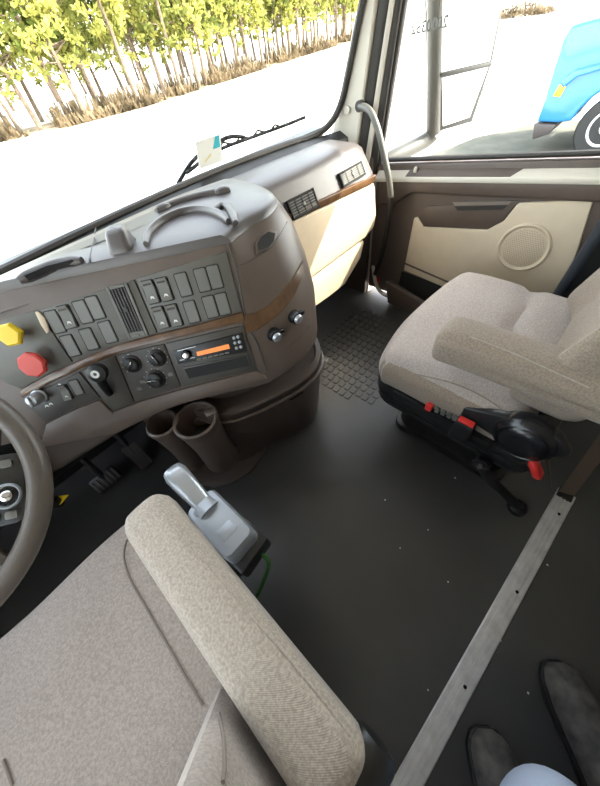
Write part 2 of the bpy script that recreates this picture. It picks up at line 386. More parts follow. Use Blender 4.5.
# ------------------------------------------------------------------ passenger door
FD = Frame((XD, 0, 0), (0, -1, 0), (0, 0, 1))        # u = -y, v = z, normal = -x (into the cab)
def dpoly(pix, w=0.0): return [FD.uv(a, b, w) for a, b in pix]
def sillz(y): return 0.762 - 0.115 * (y - 0.1)
door = thing('door_1', None, None, (XD + 0.04, 0.42, 0.0), kind='structure')
bm = prism(FD, [(-0.895, 0.05), (0.03, 0.05), (0.03, sillz(-0.03)), (-0.895, sillz(0.895))], -0.07, 0.0, 0.01)
obj('door_body', bm, M_TAUPE, door)
sx0, sx1 = XD - 0.028, XD + 0.035
bm = loft([[V((sx0, 0.885, sillz(0.885) - 0.062)), V((sx0, 0.885, sillz(0.885) - 0.046)), V((sx1, 0.885, sillz(0.885) + 0.006)), V((sx1, 0.885, sillz(0.885) - 0.04))],
           [V((sx0, -0.03, sillz(-0.03) - 0.062)), V((sx0, -0.03, sillz(-0.03) - 0.046)), V((sx1, -0.03, sillz(-0.03) + 0.006)), V((sx1, -0.03, sillz(-0.03) - 0.04))]])
obj('window_sill', bevel_all(bm, 0.006), M_PILLAR, door)
FS = Frame((sx0 - 0.001, 0, 0), (0, -1, 0), (0, 0, 1))
# brown tray on top of the sill with its white cap
zt = lambda y, x: sillz(y) - 0.046 + 0.052 * (x - sx0) / (sx1 - sx0) + 0.0012
tp = [(sx0 + 0.006, 0.735), (sx0 + 0.038, 0.725), (sx0 + 0.038, 0.29), (sx0 + 0.006, 0.33)]
bm = loft([[V((x, y, zt(y, x) - 0.01)) for x, y in tp], [V((x, y, zt(y, x) + 0.001)) for x, y in tp]])
obj('sill_tray', bm, M_TAUPE, door)
obj('lock_button', lathe(Frame((sx0 + 0.020, 0.70, zt(0.70, sx0 + .02)), (1, 0, 0), (0, 1, 0)), [(0.008, 0), (0.008, 0.012), (0.005, 0.018)], 12), M_PILLAR, door)
for k in range(5):
    y0 = 0.60 - k * 0.125
    tp = [(sx1 - 0.012, y0), (sx1 - 0.006, y0), (sx1 - 0.006, y0 - 0.095), (sx1 - 0.012, y0 - 0.095)]
    obj('vent_slot', loft([[V((x, y, zt(y, x) - 0.006)) for x, y in tp], [V((x, y, zt(y, x) + 0.0012)) for x, y in tp]]), M_TAUPE, door)
# upper rail: grey-brown padded band
rail = [(-0.86, sillz(0.86) - 0.052), (0.03, sillz(-0.03) - 0.052), (0.03, sillz(-0.03) - 0.115), (-0.70, sillz(0.70) - 0.105), (-0.78, sillz(0.78) - 0.16), (-0.86, sillz(0.86) - 0.16)]
obj('upper_rail', prism(FD, rail, -0.004, 0.022, 0.012, 3), M_TAUPE, door)
# taupe inset with the pull cup, cream trim panel, pocket
inset = dpoly([(418, 218), (427, 206), (520, 200), (508, 214), (500, 222), (485, 228), (420, 226)], 0.004)
obj('pull_inset', prism(FD, inset, -0.004, 0.007, 0.002), M_TAUPE, door)
cup = dpoly([(452, 202), (512, 201), (504, 210), (458, 211)], 0.007)
pc = obj('pull_cup', prism(FD, cup, 0.0, 0.009, 0.003), material('pull_cup_plastic', (0.20, 0.165, 0.14), 0.4), door)
cup2 = dpoly([(454, 206), (508, 205), (503, 209.5), (458, 210.5)], 0.009)
obj('pull_recess', prism(FD, cup2, 0.004, 0.0105), M_SEAL, pc)
cream = dpoly([(414, 218), (418, 217), (424, 227), (487, 230), (504, 221), (518, 203), (594, 199), (578, 250), (562, 292), (535, 300), (470, 298), (404, 270)], 0.008)
obj('trim_panel', prism(FD, cream, -0.002, 0.012, 0.005, 3), M_CREAM, door)
seam = dpoly([(404, 262), (448, 281), (500, 292), (500, 294), (448, 283), (404, 264)], 0.012)
obj('panel_seam', prism(FD, seam, 0.008, 0.0126), M_TAUPE, door)
sc = FD.uv(523, 248, 0.012); SR = 0.092
spk = obj('speaker_grille', lathe(FD, [(SR, 0.008), (SR, 0.016), (SR - 0.006, 0.020), (SR - 0.012, 0.017), (SR - 0.016, 0.014), (0.05, 0.018), (0.012, 0.019)], 48, sc), M_CREAM, door)
dots = new_bm()
for i in range(-9, 10):
    for j in range(-9, 10):
        du = i * 0.0085 + (j % 2) * 0.00425; dv = j * 0.0074
        if math.hypot(du, dv) > SR - 0.022: continue
        rr = math.hypot(du, dv); h = 0.0186 if rr < 0.05 else 0.0186 - (rr - 0.05) * 0.16
        add_poly_prism(dots, FD, [(sc[0] + du + 0.0021 * math.cos(a), sc[1] + dv + 0.0021 * math.sin(a)) for a in (0, 1.05, 2.09, 3.14, 4.19, 5.24)], h - 0.001, h + 0.0012)
bmesh.ops.recalc_face_normals(dots, faces=dots.faces)
d = obj('grille_dots', dots, material('grille_dots', (0.40, 0.33, 0.24), 0.6), spk); d['kind'] = 'stuff'
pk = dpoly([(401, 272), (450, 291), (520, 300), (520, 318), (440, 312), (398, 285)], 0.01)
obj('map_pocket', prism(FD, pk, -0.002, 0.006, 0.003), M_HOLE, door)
pk = dpoly([(386, 280), (400, 288), (440, 312), (520, 330), (520, 345), (430, 322), (388, 302)], 0.02)
obj('pocket_lip', prism(FD, pk, -0.002, 0.030, 0.008, 3), M_TAUPE, door)
r = FD.uv(376, 281, 0.012)
obj('red_reflector', prism(FD, [(r[0] + a, r[1] + b) for a, b in rrect(0.034, 0.038, 0.006, 3)], 0.0, 0.014, 0.003), M_RED, door, label='small red reflector on the door edge')
obj('rear_seal', tube([V((XD - 0.02, 0.0, 0.06)), V((XD - 0.02, 0.0, 0.4)), V((XD - 0.02, 0.0, 0.73))], 0.022, 10), material('blue_black_seal', (0.035, 0.042, 0.052), 0.4), door)
obj('lower_seal', tube(smooth_path([V((XD - 0.02, 0.86, 0.20)), V((XD - 0.02, 0.80, 0.06)), V((XD - 0.02, 0.6, 0.045)), V((XD - 0.02, 0.0, 0.045))], 5), 0.010, 8), M_PILLAR, door)
bm = prism(FD, [(-0.865, sillz(0.865) + 0.006), (0.03, sillz(-0.03) + 0.006), (0.03, 1.50), (-0.79, 1.50)], -0.026, -0.022)
pane = obj('window_pane', bm, M_GLASS, door, False)
obj('pane_seal', tube([V((XD + 0.015, 0.875, sillz(0.875) + 0.012)), V((XD + 0.015, 0.4, sillz(0.4) + 0.012)), V((XD + 0.015, -0.03, sillz(-0.03) + 0.012))], 0.009, 8), M_SEAL, door)
obj('front_seal', tube([V((XD + 0.008, edge(4, z) - 0.004, z)) for z in (0.66, 0.9, 1.2, 1.5)], 0.008, 8), M_SEAL, door)

# decal on the outside of the door glass: reads the right way round from outside
dec = thing('window_decal', 'round pale decal with a dark number in reverse on the door glass', 'decal', PX(430, 28, XD + 0.03))
def text_mesh(name, body, size):
    cu = bpy.data.curves.new(name, 'FONT'); cu.body = body; cu.size = size; cu.align_x = 'CENTER'; cu.align_y = 'CENTER'; cu.extrude = 0.0003; cu.offset = 0.0009
    o = bpy.data.objects.new(name, cu); COL.objects.link(o); bpy.context.view_layer.update()
    me = bpy.data.meshes.new_from_object(o.evaluated_get(bpy.context.evaluated_depsgraph_get())); bpy.data.objects.remove(o); return me
FO = Frame((XD + 0.028, 0, 0), (0, 1, 0), (0, 0, 1))
q = PX(417, 9, XD + 0.028)
obj('round_logo', lathe(FO, [(0.030, 0), (0.034, 0), (0.034, 0.0008), (0.030, 0.0008), (0.030, 0)], 32, (q.y, q.z), cap=False), M_DECALP, dec)
q = PX(429, 26, XD + 0.029); me = text_mesh('number', '2000352', 0.037); me.materials.append(M_DECAL)
place('number', me, FO.mat(q.y, q.z, 0.0015, math.radians(-4)), dec)

# aluminium strip across the floor
A0, A1 = PZ(394, 783, 0.01), PZ(560, 489, 0.01); B0, B1 = PZ(425, 783, 0.01), PZ(577, 495, 0.01)
A0 = A0 + (A0 - A1) * 0.25; B0 = B0 + (B0 - B1) * 0.25
fr = Frame((A0 + B0) / 2 - V((0, 0, 0.01)), ((A1 + B1) - (A0 + B0)), (0, 1, 0)); ln = ((A1 + B1) / 2 - (A0 + B0) / 2).length; hw = 0.027
str_ = thing('threshold_strip', 'ribbed aluminium strip screwed across the black rubber floor', 'strip', fr.p(ln / 2, 0, 0))
prof = [(-hw, 0), (-hw, 0.003), (-hw + .003, 0.0055), (-0.012, 0.007), (-0.011, 0.003), (-0.007, 0.003), (-0.006, 0.0072), (-0.0005, 0.0074), (0.0005, 0.003), (0.005, 0.003), (0.006, 0.0073), (0.012, 0.007), (0.013, 0.004), (hw - .003, 0.0052), (hw, 0.003), (hw, 0)]
obj('bar', loft([[fr.p(u, a, b) for a, b in prof] for u in (0, ln)]), M_ALU, str_, False)
for px, py in ((559, 514), (517, 592), (465, 687)):
    q = fr.uv(px, py, 0.007); obj('screw', lathe(fr, [(0.0045, 0.004), (0.0045, 0.0082), (0.003, 0.009)], 10, q), M_BLACKS, str_)
# ------------------------------------------------------------------ outside
GZ = -1.60
lot = struct('ground_lot', box((-60, -60, GZ - 0.1), (160, 140, GZ)), M_LOT, False)
bm = new_bm()
wl = [(-12, 27.5), (3, 27.3), (7, 25.2), (12, 24.3), (20, 25.2), (30, 26.6), (48, 28.5)]
fwd = [bm.verts.new((x, y, GZ + 0.01)) for x, y in wl]; bck = [bm.verts.new((x, y + 3.6, GZ + 0.03)) for x, y in wl]
for i in range(len(wl) - 1): bm.faces.new((fwd[i], fwd[i + 1], bck[i + 1], bck[i]))
struct('ground_verge', bm, M_LITTER, False)
def wly(x):
    for (x0, y0), (x1, y1) in zip(wl, wl[1:]):
        if x <= x1: break
    return y0 + (y1 - y0) * (x - x0) / (x1 - x0)
# brush along the edge of the woods
rnd = random.Random(3); bm = new_bm()
for k in range(8000):
    x = rnd.uniform(-8, 46)
    if math.sin(x * 1.7) + math.sin(x * 0.63 + 1) + rnd.uniform(-1.2, 1.2) < -0.3: continue
    y = wly(x) + abs(rnd.gauss(0.3, 1.1)); h = rnd.uniform(0.15, 0.75) * (1.3 if y > wly(x) + 1 else 0.7); a = rnd.uniform(0, 6.28); w = rnd.uniform(0.03, 0.12)
    dx, dy = math.cos(a) * w, math.sin(a) * w; lx, ly = rnd.uniform(-.3, .3), rnd.uniform(-.3, .3)
    v = [bm.verts.new(p) for p in ((x - dx, y - dy, GZ), (x + dx, y + dy, GZ), (x + lx + dx * .5, y + ly, GZ + h), (x + lx - dx * .5, y + ly, GZ + h))]; bm.faces.new(v)
br = obj('dry_undergrowth', bm, M_BRUSH, None, False); tag(br, 'dry brown brush and fallen needles along the edge of the woods', 'undergrowth', kind='stuff')

def tree_meshes(seed, h, crown0, spread, nclump, mat):
    rnd = random.Random(seed); lean = V((rnd.uniform(-.05, .05), rnd.uniform(-.05, .05), 1))
    tb = tube([lean * (h * t) + V((rnd.uniform(-.05, .05), rnd.uniform(-.05, .05), 0)) * (1 if t else 0) for t in (0, .2, .4, .6, .8, 1)], lambda s: 0.10 * (1 - s) + 0.025, 7)
    fb = new_bm()
    for k in range(nclump):
        t = crown0 + (1 - crown0) * rnd.random() ** 0.8; z = h * t
        R = spread * (1.05 - t) / (1.05 - crown0) * rnd.uniform(0.35, 1) + 0.25; a = rnd.uniform(0, 6.283)
        c = lean * z + V((math.cos(a) * R, math.sin(a) * R, rnd.uniform(-.2, .3)))
        if k % 5 == 0: tube([lean * (z - 0.2), c], lambda s: 0.03 * (1 - s) + 0.008, 4, bm=tb)
        for j in range(16):
            d = V((rnd.gauss(0, 1), rnd.gauss(0, 1), rnd.gauss(0.2, 0.8))).normalized() * rnd.uniform(0.18, 0.42)
            s = d.cross(V((rnd.gauss(0, 1), rnd.gauss(0, 1), rnd.gauss(0, 1)))).normalized() * rnd.uniform(0.04, 0.09)
            fb.faces.new([fb.verts.new(p) for p in (c + d * 0.1 - s * .4, c + d * 0.1 + s * .4, c + d * .7 + s, c + d, c + d * .7 - s)])
    return to_mesh('trunk', tb, M_BARK), to_mesh('foliage', fb, mat, False)
KINDS = [(tree_meshes(1, 8.5, 0.16, 1.8, 240, M_LEAF[0]), 'bushy yellow-green young pine with low branches'),
         (tree_meshes(2, 10.5, 0.26, 1.5, 190, M_LEAF[1]), 'dark green pine with a bare lower trunk'),
         (tree_meshes(3, 9.5, 0.20, 1.6, 200, M_LEAF[2]), 'olive green loose-crowned pine'),
         (tree_meshes(4, 7.0, 0.34, 1.0, 70, M_LEAF[0]), 'slender thin pine with a sparse yellowish crown')]
rnd = random.Random(11); spots = []
for k in range(30):
    x = 3.0 + k * 1.28 + rnd.uniform(-.5, .5); spots.append((x, wly(x) + rnd.uniform(0.6, 2.2), (0, 3, 2, 0, 1, 0, 2, 3)[k % 8], ' in the dry brush by the lot'))
for k in range(28):
    x = 3.0 + k * 1.75 + rnd.uniform(-.7, .7); spots.append((x, wly(x) + rnd.uniform(5.0, 9.0), (1, 2, 0, 1)[k % 4], ' behind the front row of pines'))
for k in range(22):
    x = 4.0 + k * 2.9 + rnd.uniform(-.9, .9); spots.append((x, wly(min(x, 48)) + rnd.uniform(13.0, 17.0), (1, 2)[k % 2], ' deep in the woods'))
for x, y, kd, where in spots:
    (tm, fm), lab = KINDS[kd]; s = rnd.uniform(0.85, 1.15); q = rnd.uniform(0, 6.28)
    r = thing('pine_tree', lab + where, 'tree', (x, y, GZ), 'pines along the far side of the lot')
    for nm, me in (('trunk', tm), ('foliage', fm)):
        place(nm, me, Matrix.Translation((x, y, GZ)) @ Matrix.Rotation(q, 4, 'Z') @ Matrix.Scale(s, 4), r)
# low bush on a bare patch beyond the door window
q = PZ(520, 16, GZ); bm = new_bm(); rnd = random.Random(5)
for k in range(900):
    a = rnd.uniform(0, 6.28); R = rnd.random() ** .5; c = V((q.x + math.cos(a) * R * 1.6, q.y + math.sin(a) * R * 2.6, GZ + rnd.random() * 0.9 * (1 - R * .8)))
    d = V((rnd.gauss(0, 1), rnd.gauss(0, 1), rnd.gauss(.3, 1))).normalized() * .28; s = d.cross(V((0.3, 0.5, 0.8))).normalized() * .07
    bm.faces.new([bm.verts.new(p) for p in (c - s, c + s, c + d + s * .3, c + d - s * .3)])
tag(obj('roadside_bush', bm, M_BRUSH, None, False), 'low scrubby bush on the pale lot seen past the mirror', 'bush')
# shallow concrete kerb lines in the lot
for k, (a, b) in enumerate((((470, 91), (600, 81)), ((470, 96), (600, 87)))):
    p, r = PZ(*a, GZ), PZ(*b, GZ); fr = Frame(p, r - p, (0, 1, 0)); ln = (r - p).length
    tag(obj('pavement_joint', fbox(fr, -3, ln + 3, -0.11, 0.11, 0.0, 0.02), material('joint_tar', (0.10, 0.09, 0.085), 0.9)), 'dark tarred joint line across the pale lot', 'joint line', 'joint lines in the lot')

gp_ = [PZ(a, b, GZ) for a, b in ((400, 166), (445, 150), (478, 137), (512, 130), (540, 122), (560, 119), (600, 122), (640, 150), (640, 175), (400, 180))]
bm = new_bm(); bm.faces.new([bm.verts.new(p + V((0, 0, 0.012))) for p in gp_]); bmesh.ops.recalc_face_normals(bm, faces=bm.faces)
struct('ground_shadowed_grass', bm, material('shadow_dark_grass', (0.045, 0.048, 0.034), 0.95, col2=(0.09, 0.085, 0.065), vscale=1.6, bump=0.5, bscale=12), False)  # grass colour darkened for the blue truck's shadow
# hood of the truck itself
hood = []
for y, z, hw_, dr in ((1.30, 0.70, 1.10, 0.10), (1.7, 0.66, 1.08, 0.12), (2.2, 0.57, 1.02, 0.14), (2.7, 0.42, 0.95, 0.2), (2.95, 0.22, 0.88, 0.3), (3.0, -0.4, 0.86, 0.2)):
    hood.append([V((0.27 + hw_ * s, y, z - dr * abs(s) ** 3)) for s in [k / 8 - 1 for k in range(17)]])
bm = loft(hood, False, False); bmesh.ops.solidify(bm, geom=bm.faces, thickness=0.02)
tag(obj('truck_hood', bm, M_PAINT), 'white sloping truck hood in front of the windscreen', 'hood')

# outside mirror on the passenger door
mir = thing('side_mirror', 'tall grey truck mirror with two glasses outside the passenger window', 'mirror', (1.66, 0.88, 0.70))
FM = Frame((1.66, 0.815, 0.9), (0.20, -0.125, 0), (0.0, 0, 1))
def mp(l, w=0): return [FM.uv(a, b, w) for a, b in l]
hs = mp([(438, -40), (512, -40), (492, 62), (472, 122), (440, 131)])
obj('housing', prism(FM, hs, -0.10, 0.002, 0.004, 2), M_BLACK, mir)
obj('upper_glass', prism(FM, mp([(443, -30), (507, -30), (489, 61), (441, 72)]), -0.004, 0.004), M_MIRROR, mir, False)
obj('lower_glass', prism(FM, mp([(441.5, 78), (487.5, 67), (469, 117), (442.5, 126)]), -0.004, 0.004), M_MIRROR, mir, False)
obj('divider', prism(FM, mp([(440, 73), (491, 62), (490, 66), (440, 77)]), -0.004, 0.008, 0.001), M_BLACK, mir)
b0 = FM.uv(435, 30); b1 = FM.uv(431, 128)
obj('bracket', tube([FM.p(*FM.uv(438, -30, -.03), -0.03), FM.p(*FM.uv(436, 60, -.03), -0.03), FM.p(*FM.uv(434, 133, -.03), -0.03)], 0.034, 12), M_MIRSH, mir)
obj('arm', tube(smooth_path([FM.p(*FM.uv(434, 133, -.03), -0.03), FM.p(*FM.uv(425, 142, -.03), -0.04), V((1.56, 0.90, 0.66)), V((1.505, 0.96, 0.63))], 5), 0.032, 10), M_MIRSH, mir)

# blue truck parked beyond
bt = thing('blue_truck', 'bright blue truck parked alongside on the pale lot', 'truck', (11.0, 0.0, GZ))
FB = Frame((10.0, 0, 0), (0, -1, 0), (0, 0, 1))
side = [FB.uv(a, b) for a, b in ((536, 122), (545, 98), (553, 70), (563, 40), (571, 26), (580, 23))]
wcx, wcz, wr = -0.93, GZ + 0.52, 0.66
arch = [(wcx + wr * math.cos(math.radians(t)), wcz + wr * math.sin(math.radians(t))) for t in range(172, 4, -14)]
poly = side + [(-1.0, 0.55), (0.35, 0.70), (0.75, 1.75), (2.6, 1.85), (2.6, -1.05), (-0.25, -1.05)] + list(reversed(arch))[0:0]
poly = side + [(-1.0, 0.55), (0.35, 0.70), (0.75, 1.75), (2.6, 1.85), (2.6, -1.05), (wcx + wr + 0.02, -1.05)] + list(reversed(arch)) + [(side[0][0] + 0.42, side[0][1])]
obj('body', prism(FB, poly, -2.3, 0.0, 0.05, 3), M_BLUE, bt)
fl = [FB.uv(a, b, 0.06) for a, b in ((560, 82), (575, 70), (600, 64), (612, 66), (612, 72), (600, 70), (577, 77), (563, 88))]
obj('fender_flare', prism(FB, fl, -0.02, 0.10, 0.03, 3), M_BLUE, bt)
ml = [FB.uv(a, b, 0.03) for a, b in ((560, 84), (566, 86), (560, 97), (553, 96))]
obj('marker_light', prism(FB, ml, -0.02, 0.05, 0.01), material('amber_lens', (0.95, 0.42, 0.02), 0.25, emit=(1, 0.45, 0.02), estr=0.2), bt)
bp = [FB.uv(a, b) for a, b in ((536, 122), (560, 124), (568, 130), (556, 134), (541, 132))]
obj('bumper', prism(FB, [(side[0][0] - 0.03, -1.05), (side[0][0] + 0.42, -1.05), (side[0][0] + 0.34, -1.22), (side[0][0] + 0.05, -1.34)], -2.2, 0.0, 0.03), material('bumper_grey', (0.06, 0.05, 0.05), 0.5), bt)
FW = Frame((10.0, -wcx, wcz), (0, -1, 0), (0, 0, 1))
w = obj('wheel', lathe(FW, [(0.30, -0.30), (0.50, -0.29), (0.52, -0.25), (0.52, -0.06), (0.49, -0.02), (0.33, -0.02), (0.30, -0.05)], 40), M_TIRE, bt)
obj('rim', lathe(FW, [(0.31, -0.12), (0.31, -0.03), (0.28, -0.03), (0.24, -0.10), (0.12, -0.10), (0.10, -0.01), (0.02, -0.005)], 32), M_ALU, w)
obj('windshield', prism(FB, [(0.37, 0.76), (0.72, 1.68), (0.70, 1.70), (0.33, 0.78)], -2.15, -0.15), M_BLACKS, bt)
obj('side_window', prism(FB, [(0.55, 0.80), (0.84, 1.62), (1.6, 1.64), (1.6, 0.84)], -0.01, 0.012, 0.01), M_BLACKS, bt)
obj('wheel', lathe(Frame((10.0, -2.2, wcz), (0, -1, 0), (0, 0, 1)), [(0.30, -0.30), (0.50, -0.29), (0.52, -0.25), (0.52, -0.06), (0.49, -0.02), (0.33, -0.02), (0.05, -0.08)], 32), M_TIRE, bt)
for x in (-0.93, 2.2):
    obj('wheel', lathe(Frame((8.0 + 4.0, -x, wcz), (0, -1, 0), (0, 0, 1)), [(0.05, -0.25), (0.50, -0.29), (0.52, -0.25), (0.52, -0.06), (0.49, -0.02), (0.05, -0.02)], 24), M_TIRE, bt)
# ------------------------------------------------------------------ dashboard
UX = V((0.81, -0.586, 0)).normalized(); NH = V((0.586, 0.81, 0)).normalized(); TL = math.radians(27)
FF = Frame((0.157, 0.644, 0.66), UX, NH * math.sin(TL) + V((0, 0, math.cos(TL))))     # the slanted switch face
def fpoly(pix, w=0.0): return [FF.uv(a, b, w) for a, b in pix]
dash = thing('dashboard', 'taupe wraparound dashboard with switch panels, radio and cup holders', 'dashboard', (0.35, 0.9, 0.0))

def stack_ring(v, side, w=-0.004, inset=0.0):
    r = []
    for u in (-0.72, -0.5, -0.3, -0.1, 0.08, 0.15): r.append(FF.p(u, v, w))
    z = r[0].z; c = FF.p(0.205, v, w)
    pts = [c] + [V((x, y, z)) for x, y in side]
    r += smooth_path(pts, 3)
    r += [V((side[-1][0] - 0.05, 1.12, z)), V((0.2, 1.12, z)), V((-0.42, 1.10, z))]
    return r
S0 = [(0.345, 0.462), (0.43, 0.458), (0.51, 0.488), (0.575, 0.55), (0.62, 0.65), (0.64, 0.78), (0.645, 0.93)]
S1 = [(0.385, 0.495), (0.46, 0.490), (0.54, 0.515), (0.60, 0.575), (0.64, 0.67), (0.655, 0.79), (0.66, 0.94)]
S2 = [(0.415, 0.540), (0.49, 0.535), (0.565, 0.560), (0.62, 0.62), (0.65, 0.71), (0.66, 0.81), (0.66, 0.95)]
S3 = [(0.435, 0.580), (0.505, 0.578), (0.575, 0.605), (0.625, 0.66), (0.652, 0.74), (0.66, 0.83), (0.66, 0.95)]
S4 = [(0.450, 0.620), (0.515, 0.622), (0.575, 0.648), (0.615, 0.695), (0.638, 0.77), (0.645, 0.85), (0.645, 0.95)]
rings = [stack_ring(-0.150, S0), stack_ring(-0.02, S1), stack_ring(0.07, S2), stack_ring(0.15, S3), stack_ring(0.205, S4)]
bm = loft(rings)
for v in bm.verts:
    if v.co.z > 0.80 and v.co.y > 0.90: v.co.z -= 0.26 * (v.co.y - 0.90)
body = obj('center_stack', bevel_all(bm, 0.012, 3, 35), M_TAUPE, dash)
SB = bvh_of(body)
# top deck: crowned cover from the brow to the foot of the windscreen
top = rings[-1]; ctr = V((0.15, 0.93, 0)); R_ = []
zt_ = top[0].z
def deck_z(y): return -0.26 * max(0.0, y - 0.90)
def deck_ring(f, dz): return [V((ctr.x + (p.x - ctr.x) * f, ctr.y + (p.y - ctr.y) * f, zt_ + dz + deck_z(ctr.y + (p.y - ctr.y) * f))) for p in top]
bm = loft([deck_ring(1.0, -0.004), deck_ring(0.985, 0.010), deck_ring(0.95, 0.018), deck_ring(0.80, 0.021), deck_ring(0.4, 0.022)])
obj('top_deck', bm, M_TOP, dash)
ztop = zt_ + 0.020
# seam ring round the shoulder of the stack
def side_path(pix, off=0.0):
    out = []
    for a, b in pix:
        l, n = hit(SB, a, b)
        if l is not None: out.append(l + n * off)
    return out
sp = side_path([(236, 266), (246, 263), (258, 256), (270, 247), (280, 235), (287, 222), (290, 214)], 0.0)
obj('shoulder_seam', tube(smooth_path(sp, 4), 0.0016, 6), M_PANELD, body)
# walnut strip: on the face and round the side
lo = [(23, 397), (55, 380), (85, 367), (120, 352), (150, 344), (200, 332), (245, 321)]
hi = [(22, 390), (55, 371), (85, 358), (120, 344), (150, 336), (200, 324), (243, 312)]
obj('wood_strip', prism(FF, fpoly(lo) + fpoly(list(reversed(hi))), -0.006, 0.007, 0.002), M_WOOD, dash)
lo_s = [(246, 333), (257, 330), (270, 322), (283, 310), (294, 295), (302, 279), (305, 272)]
hi_s = [(243, 315), (254, 313), (267, 306), (279, 295), (290, 281), (299, 266), (302, 260)]
rr = []
for (a, b), (c, d_) in zip(lo_s, hi_s):
    l0, n0 = hit(SB, a, b); l1, n1 = hit(SB, c, d_)
    if l0 is None or l1 is None: continue
    rr.append([l0 - n0 * .004, l0 + n0 * .004, l1 + n1 * .004, l1 - n1 * .004])
if len(rr) > 1: obj('wood_strip', bevel_all(loft(rr), 0.002, 1, 50), M_WOOD, dash)
# grab slot in the shoulder
sl = [hit(SB, a, b) for a, b in ((254.6, 245), (259, 237), (268, 230), (277, 232), (275, 242), (268, 250), (256, 255))]
nn = sum((n for l, n in sl), V()).normalized(); cc = sum((l for l, n in sl), V()) / len(sl)
slot = obj('grab_slot', bevel_all(loft([[l - nn * 0.01 for l, n in sl], [l + nn * 0.0035 for l, n in sl]]), 0.002, 2), M_TAUPE, dash)
obj('slot_opening', loft([[cc + (l - cc) * 0.78 - nn * 0.004 for l, n in sl], [cc + (l - cc) * 0.78 + nn * 0.0045 for l, n in sl]]), M_HOLE, slot)
# twin power outlets on the side
for a, b in ((273.5, 334), (294, 316.5)):
    l, n = hit(SB, a, b); fr = Frame(l, n.cross(V((0, 0, 1))), V((0, 0, 1)))
    if fr.ez.dot(n) < 0: fr = Frame(l, V((0, 0, 1)).cross(n), V((0, 0, 1)))
    k = obj('power_outlet', lathe(fr, [(0.019, -0.003), (0.019, 0.004), (0.016, 0.006), (0.0155, 0.014), (0.013, 0.016)], 24), M_BLACKS, dash)
    obj('cap', lathe(fr, [(0.0125, 0.010), (0.0125, 0.020), (0.010, 0.023), (0.004, 0.024)], 20), M_SILVER, k)
    obj('cap_tab', fbox(fr, 0.010, 0.026, 0.002, 0.012, 0.008, 0.016, 0.002), M_BLACKS, k)
sp = side_path([(280, 352), (295, 342), (306, 330), (309, 325)], 0.0)
if len(sp) > 1: obj('side_seam', tube(smooth_path(sp, 4), 0.0012, 6), M_PANELD, body)
sp = side_path([(281, 352), (283, 362)], 0.0)
# vertical groove between face and side
sp = [FF.p(*FF.uv(a, b, -0.004), -0.003) for a, b in ((228, 244), (236, 268), (247, 322), (258, 345), (267, 371))]
obj('corner_seam', tube(smooth_path(sp, 4), 0.0022, 6), M_PANELD, body)

# ---- panels of the face
pl_left = obj('brake_panel', prism(FF, fpoly([(-14, 328), (4, 319), (33, 311), (38, 311), (72, 362), (55, 370), (22, 389), (6, 383), (-8, 368)]), -0.006, 0.001, 0.0015), M_PANEL, dash)
pl_a = obj('switch_panel', prism(FF, fpoly([(39.5, 310.5), (134, 279.5), (157, 333), (120, 342.5), (85, 356), (73.5, 361)]), -0.006, 0.001, 0.0015), M_PANEL, dash)
pl_b = obj('switch_panel', prism(FF, fpoly([(136, 279), (226, 251.5), (242, 311), (200, 322.5), (158.5, 333)]), -0.006, 0.001, 0.0015), M_PANEL, dash)
def scale_to(pp): pass
blank = to_mesh('blank_cover', bm_join(prism(WORLD, rrect(0.0265, 0.050, 0.003, 2), -0.004, 0.003, 0.0012, 1)), M_SWITCH)
bezel = to_mesh('bezel', prism(WORLD, rrect(0.0305, 0.054, 0.004, 2), -0.004, 0.0016, 0.0006, 1), M_HOLE)
rocker_bm = prism(Frame((0, 0, 0), (0, 1, 0), (0, 0, 1)), [(-0.025, -0.004), (0.025, -0.004), (0.025, 0.009), (0.004, 0.003), (-0.025, 0.008)], -0.0128, 0.0128, 0.0012, 1)
rocker = to_mesh('rocker_switch', rocker_bm, M_SWITCH)
icon = to_mesh('icon', prism(WORLD, [(-0.005, -0.004), (-0.001, 0.0005), (0.005, -0.003), (0.004, 0.003), (-0.002, 0.0045)], 0, 0.0004), M_WHITE)
lamp = to_mesh('indicator_bar', prism(WORLD, rrect(0.018, 0.004, 0.001, 1), 0, 0.0006), M_PANELD)
def face_rot(a, b, c, d):
    p = FF.uv(a, b); q = FF.uv(c, d); return math.atan2(-(q[0] - p[0]), q[1] - p[1])
ROT = 0.0
def add_switch(px, py, panel, real=False, sc=1.0):
    u, v = FF.uv(px, py)
    m = FF.mat(u, v, 0.001, ROT) @ Matrix.Diagonal((sc, sc, 1, 1))
    o = place('rocker_switch' if real else 'blank_cover', rocker if real else blank, m, panel)
    place('bezel', bezel, m, panel)
    if real:
        t = FF.mat(u, v - 0.013 * sc, 0.0075, ROT) @ Matrix.Rotation(math.radians(9), 4, 'X') @ Matrix.Diagonal((sc, sc, 1, 1))
        place('icon', icon, t, panel)
        t = FF.mat(u, v + 0.017 * sc, 0.0086, ROT) @ Matrix.Rotation(math.radians(-16), 4, 'X') @ Matrix.Diagonal((sc, sc, 1, 1))
        place('indicator_bar', lamp, t, panel)
for p in ((83.5, 312), (95.8, 307.7), (71, 345.6), (89.8, 339), (108.4, 332), (55.8, 321.8)): add_switch(*p, pl_a)
add_switch(68, 316.8, pl_a, True)
for p in ((151, 292), (164.7, 289.4), (161, 317.6), (174.4, 315.4)): add_switch(*p, pl_b, True)
for p in ((183.7, 284.7), (202.6, 280), (215, 277), (192, 311.8), (210.6, 306.8), (223, 304)): add_switch(*p, pl_b)

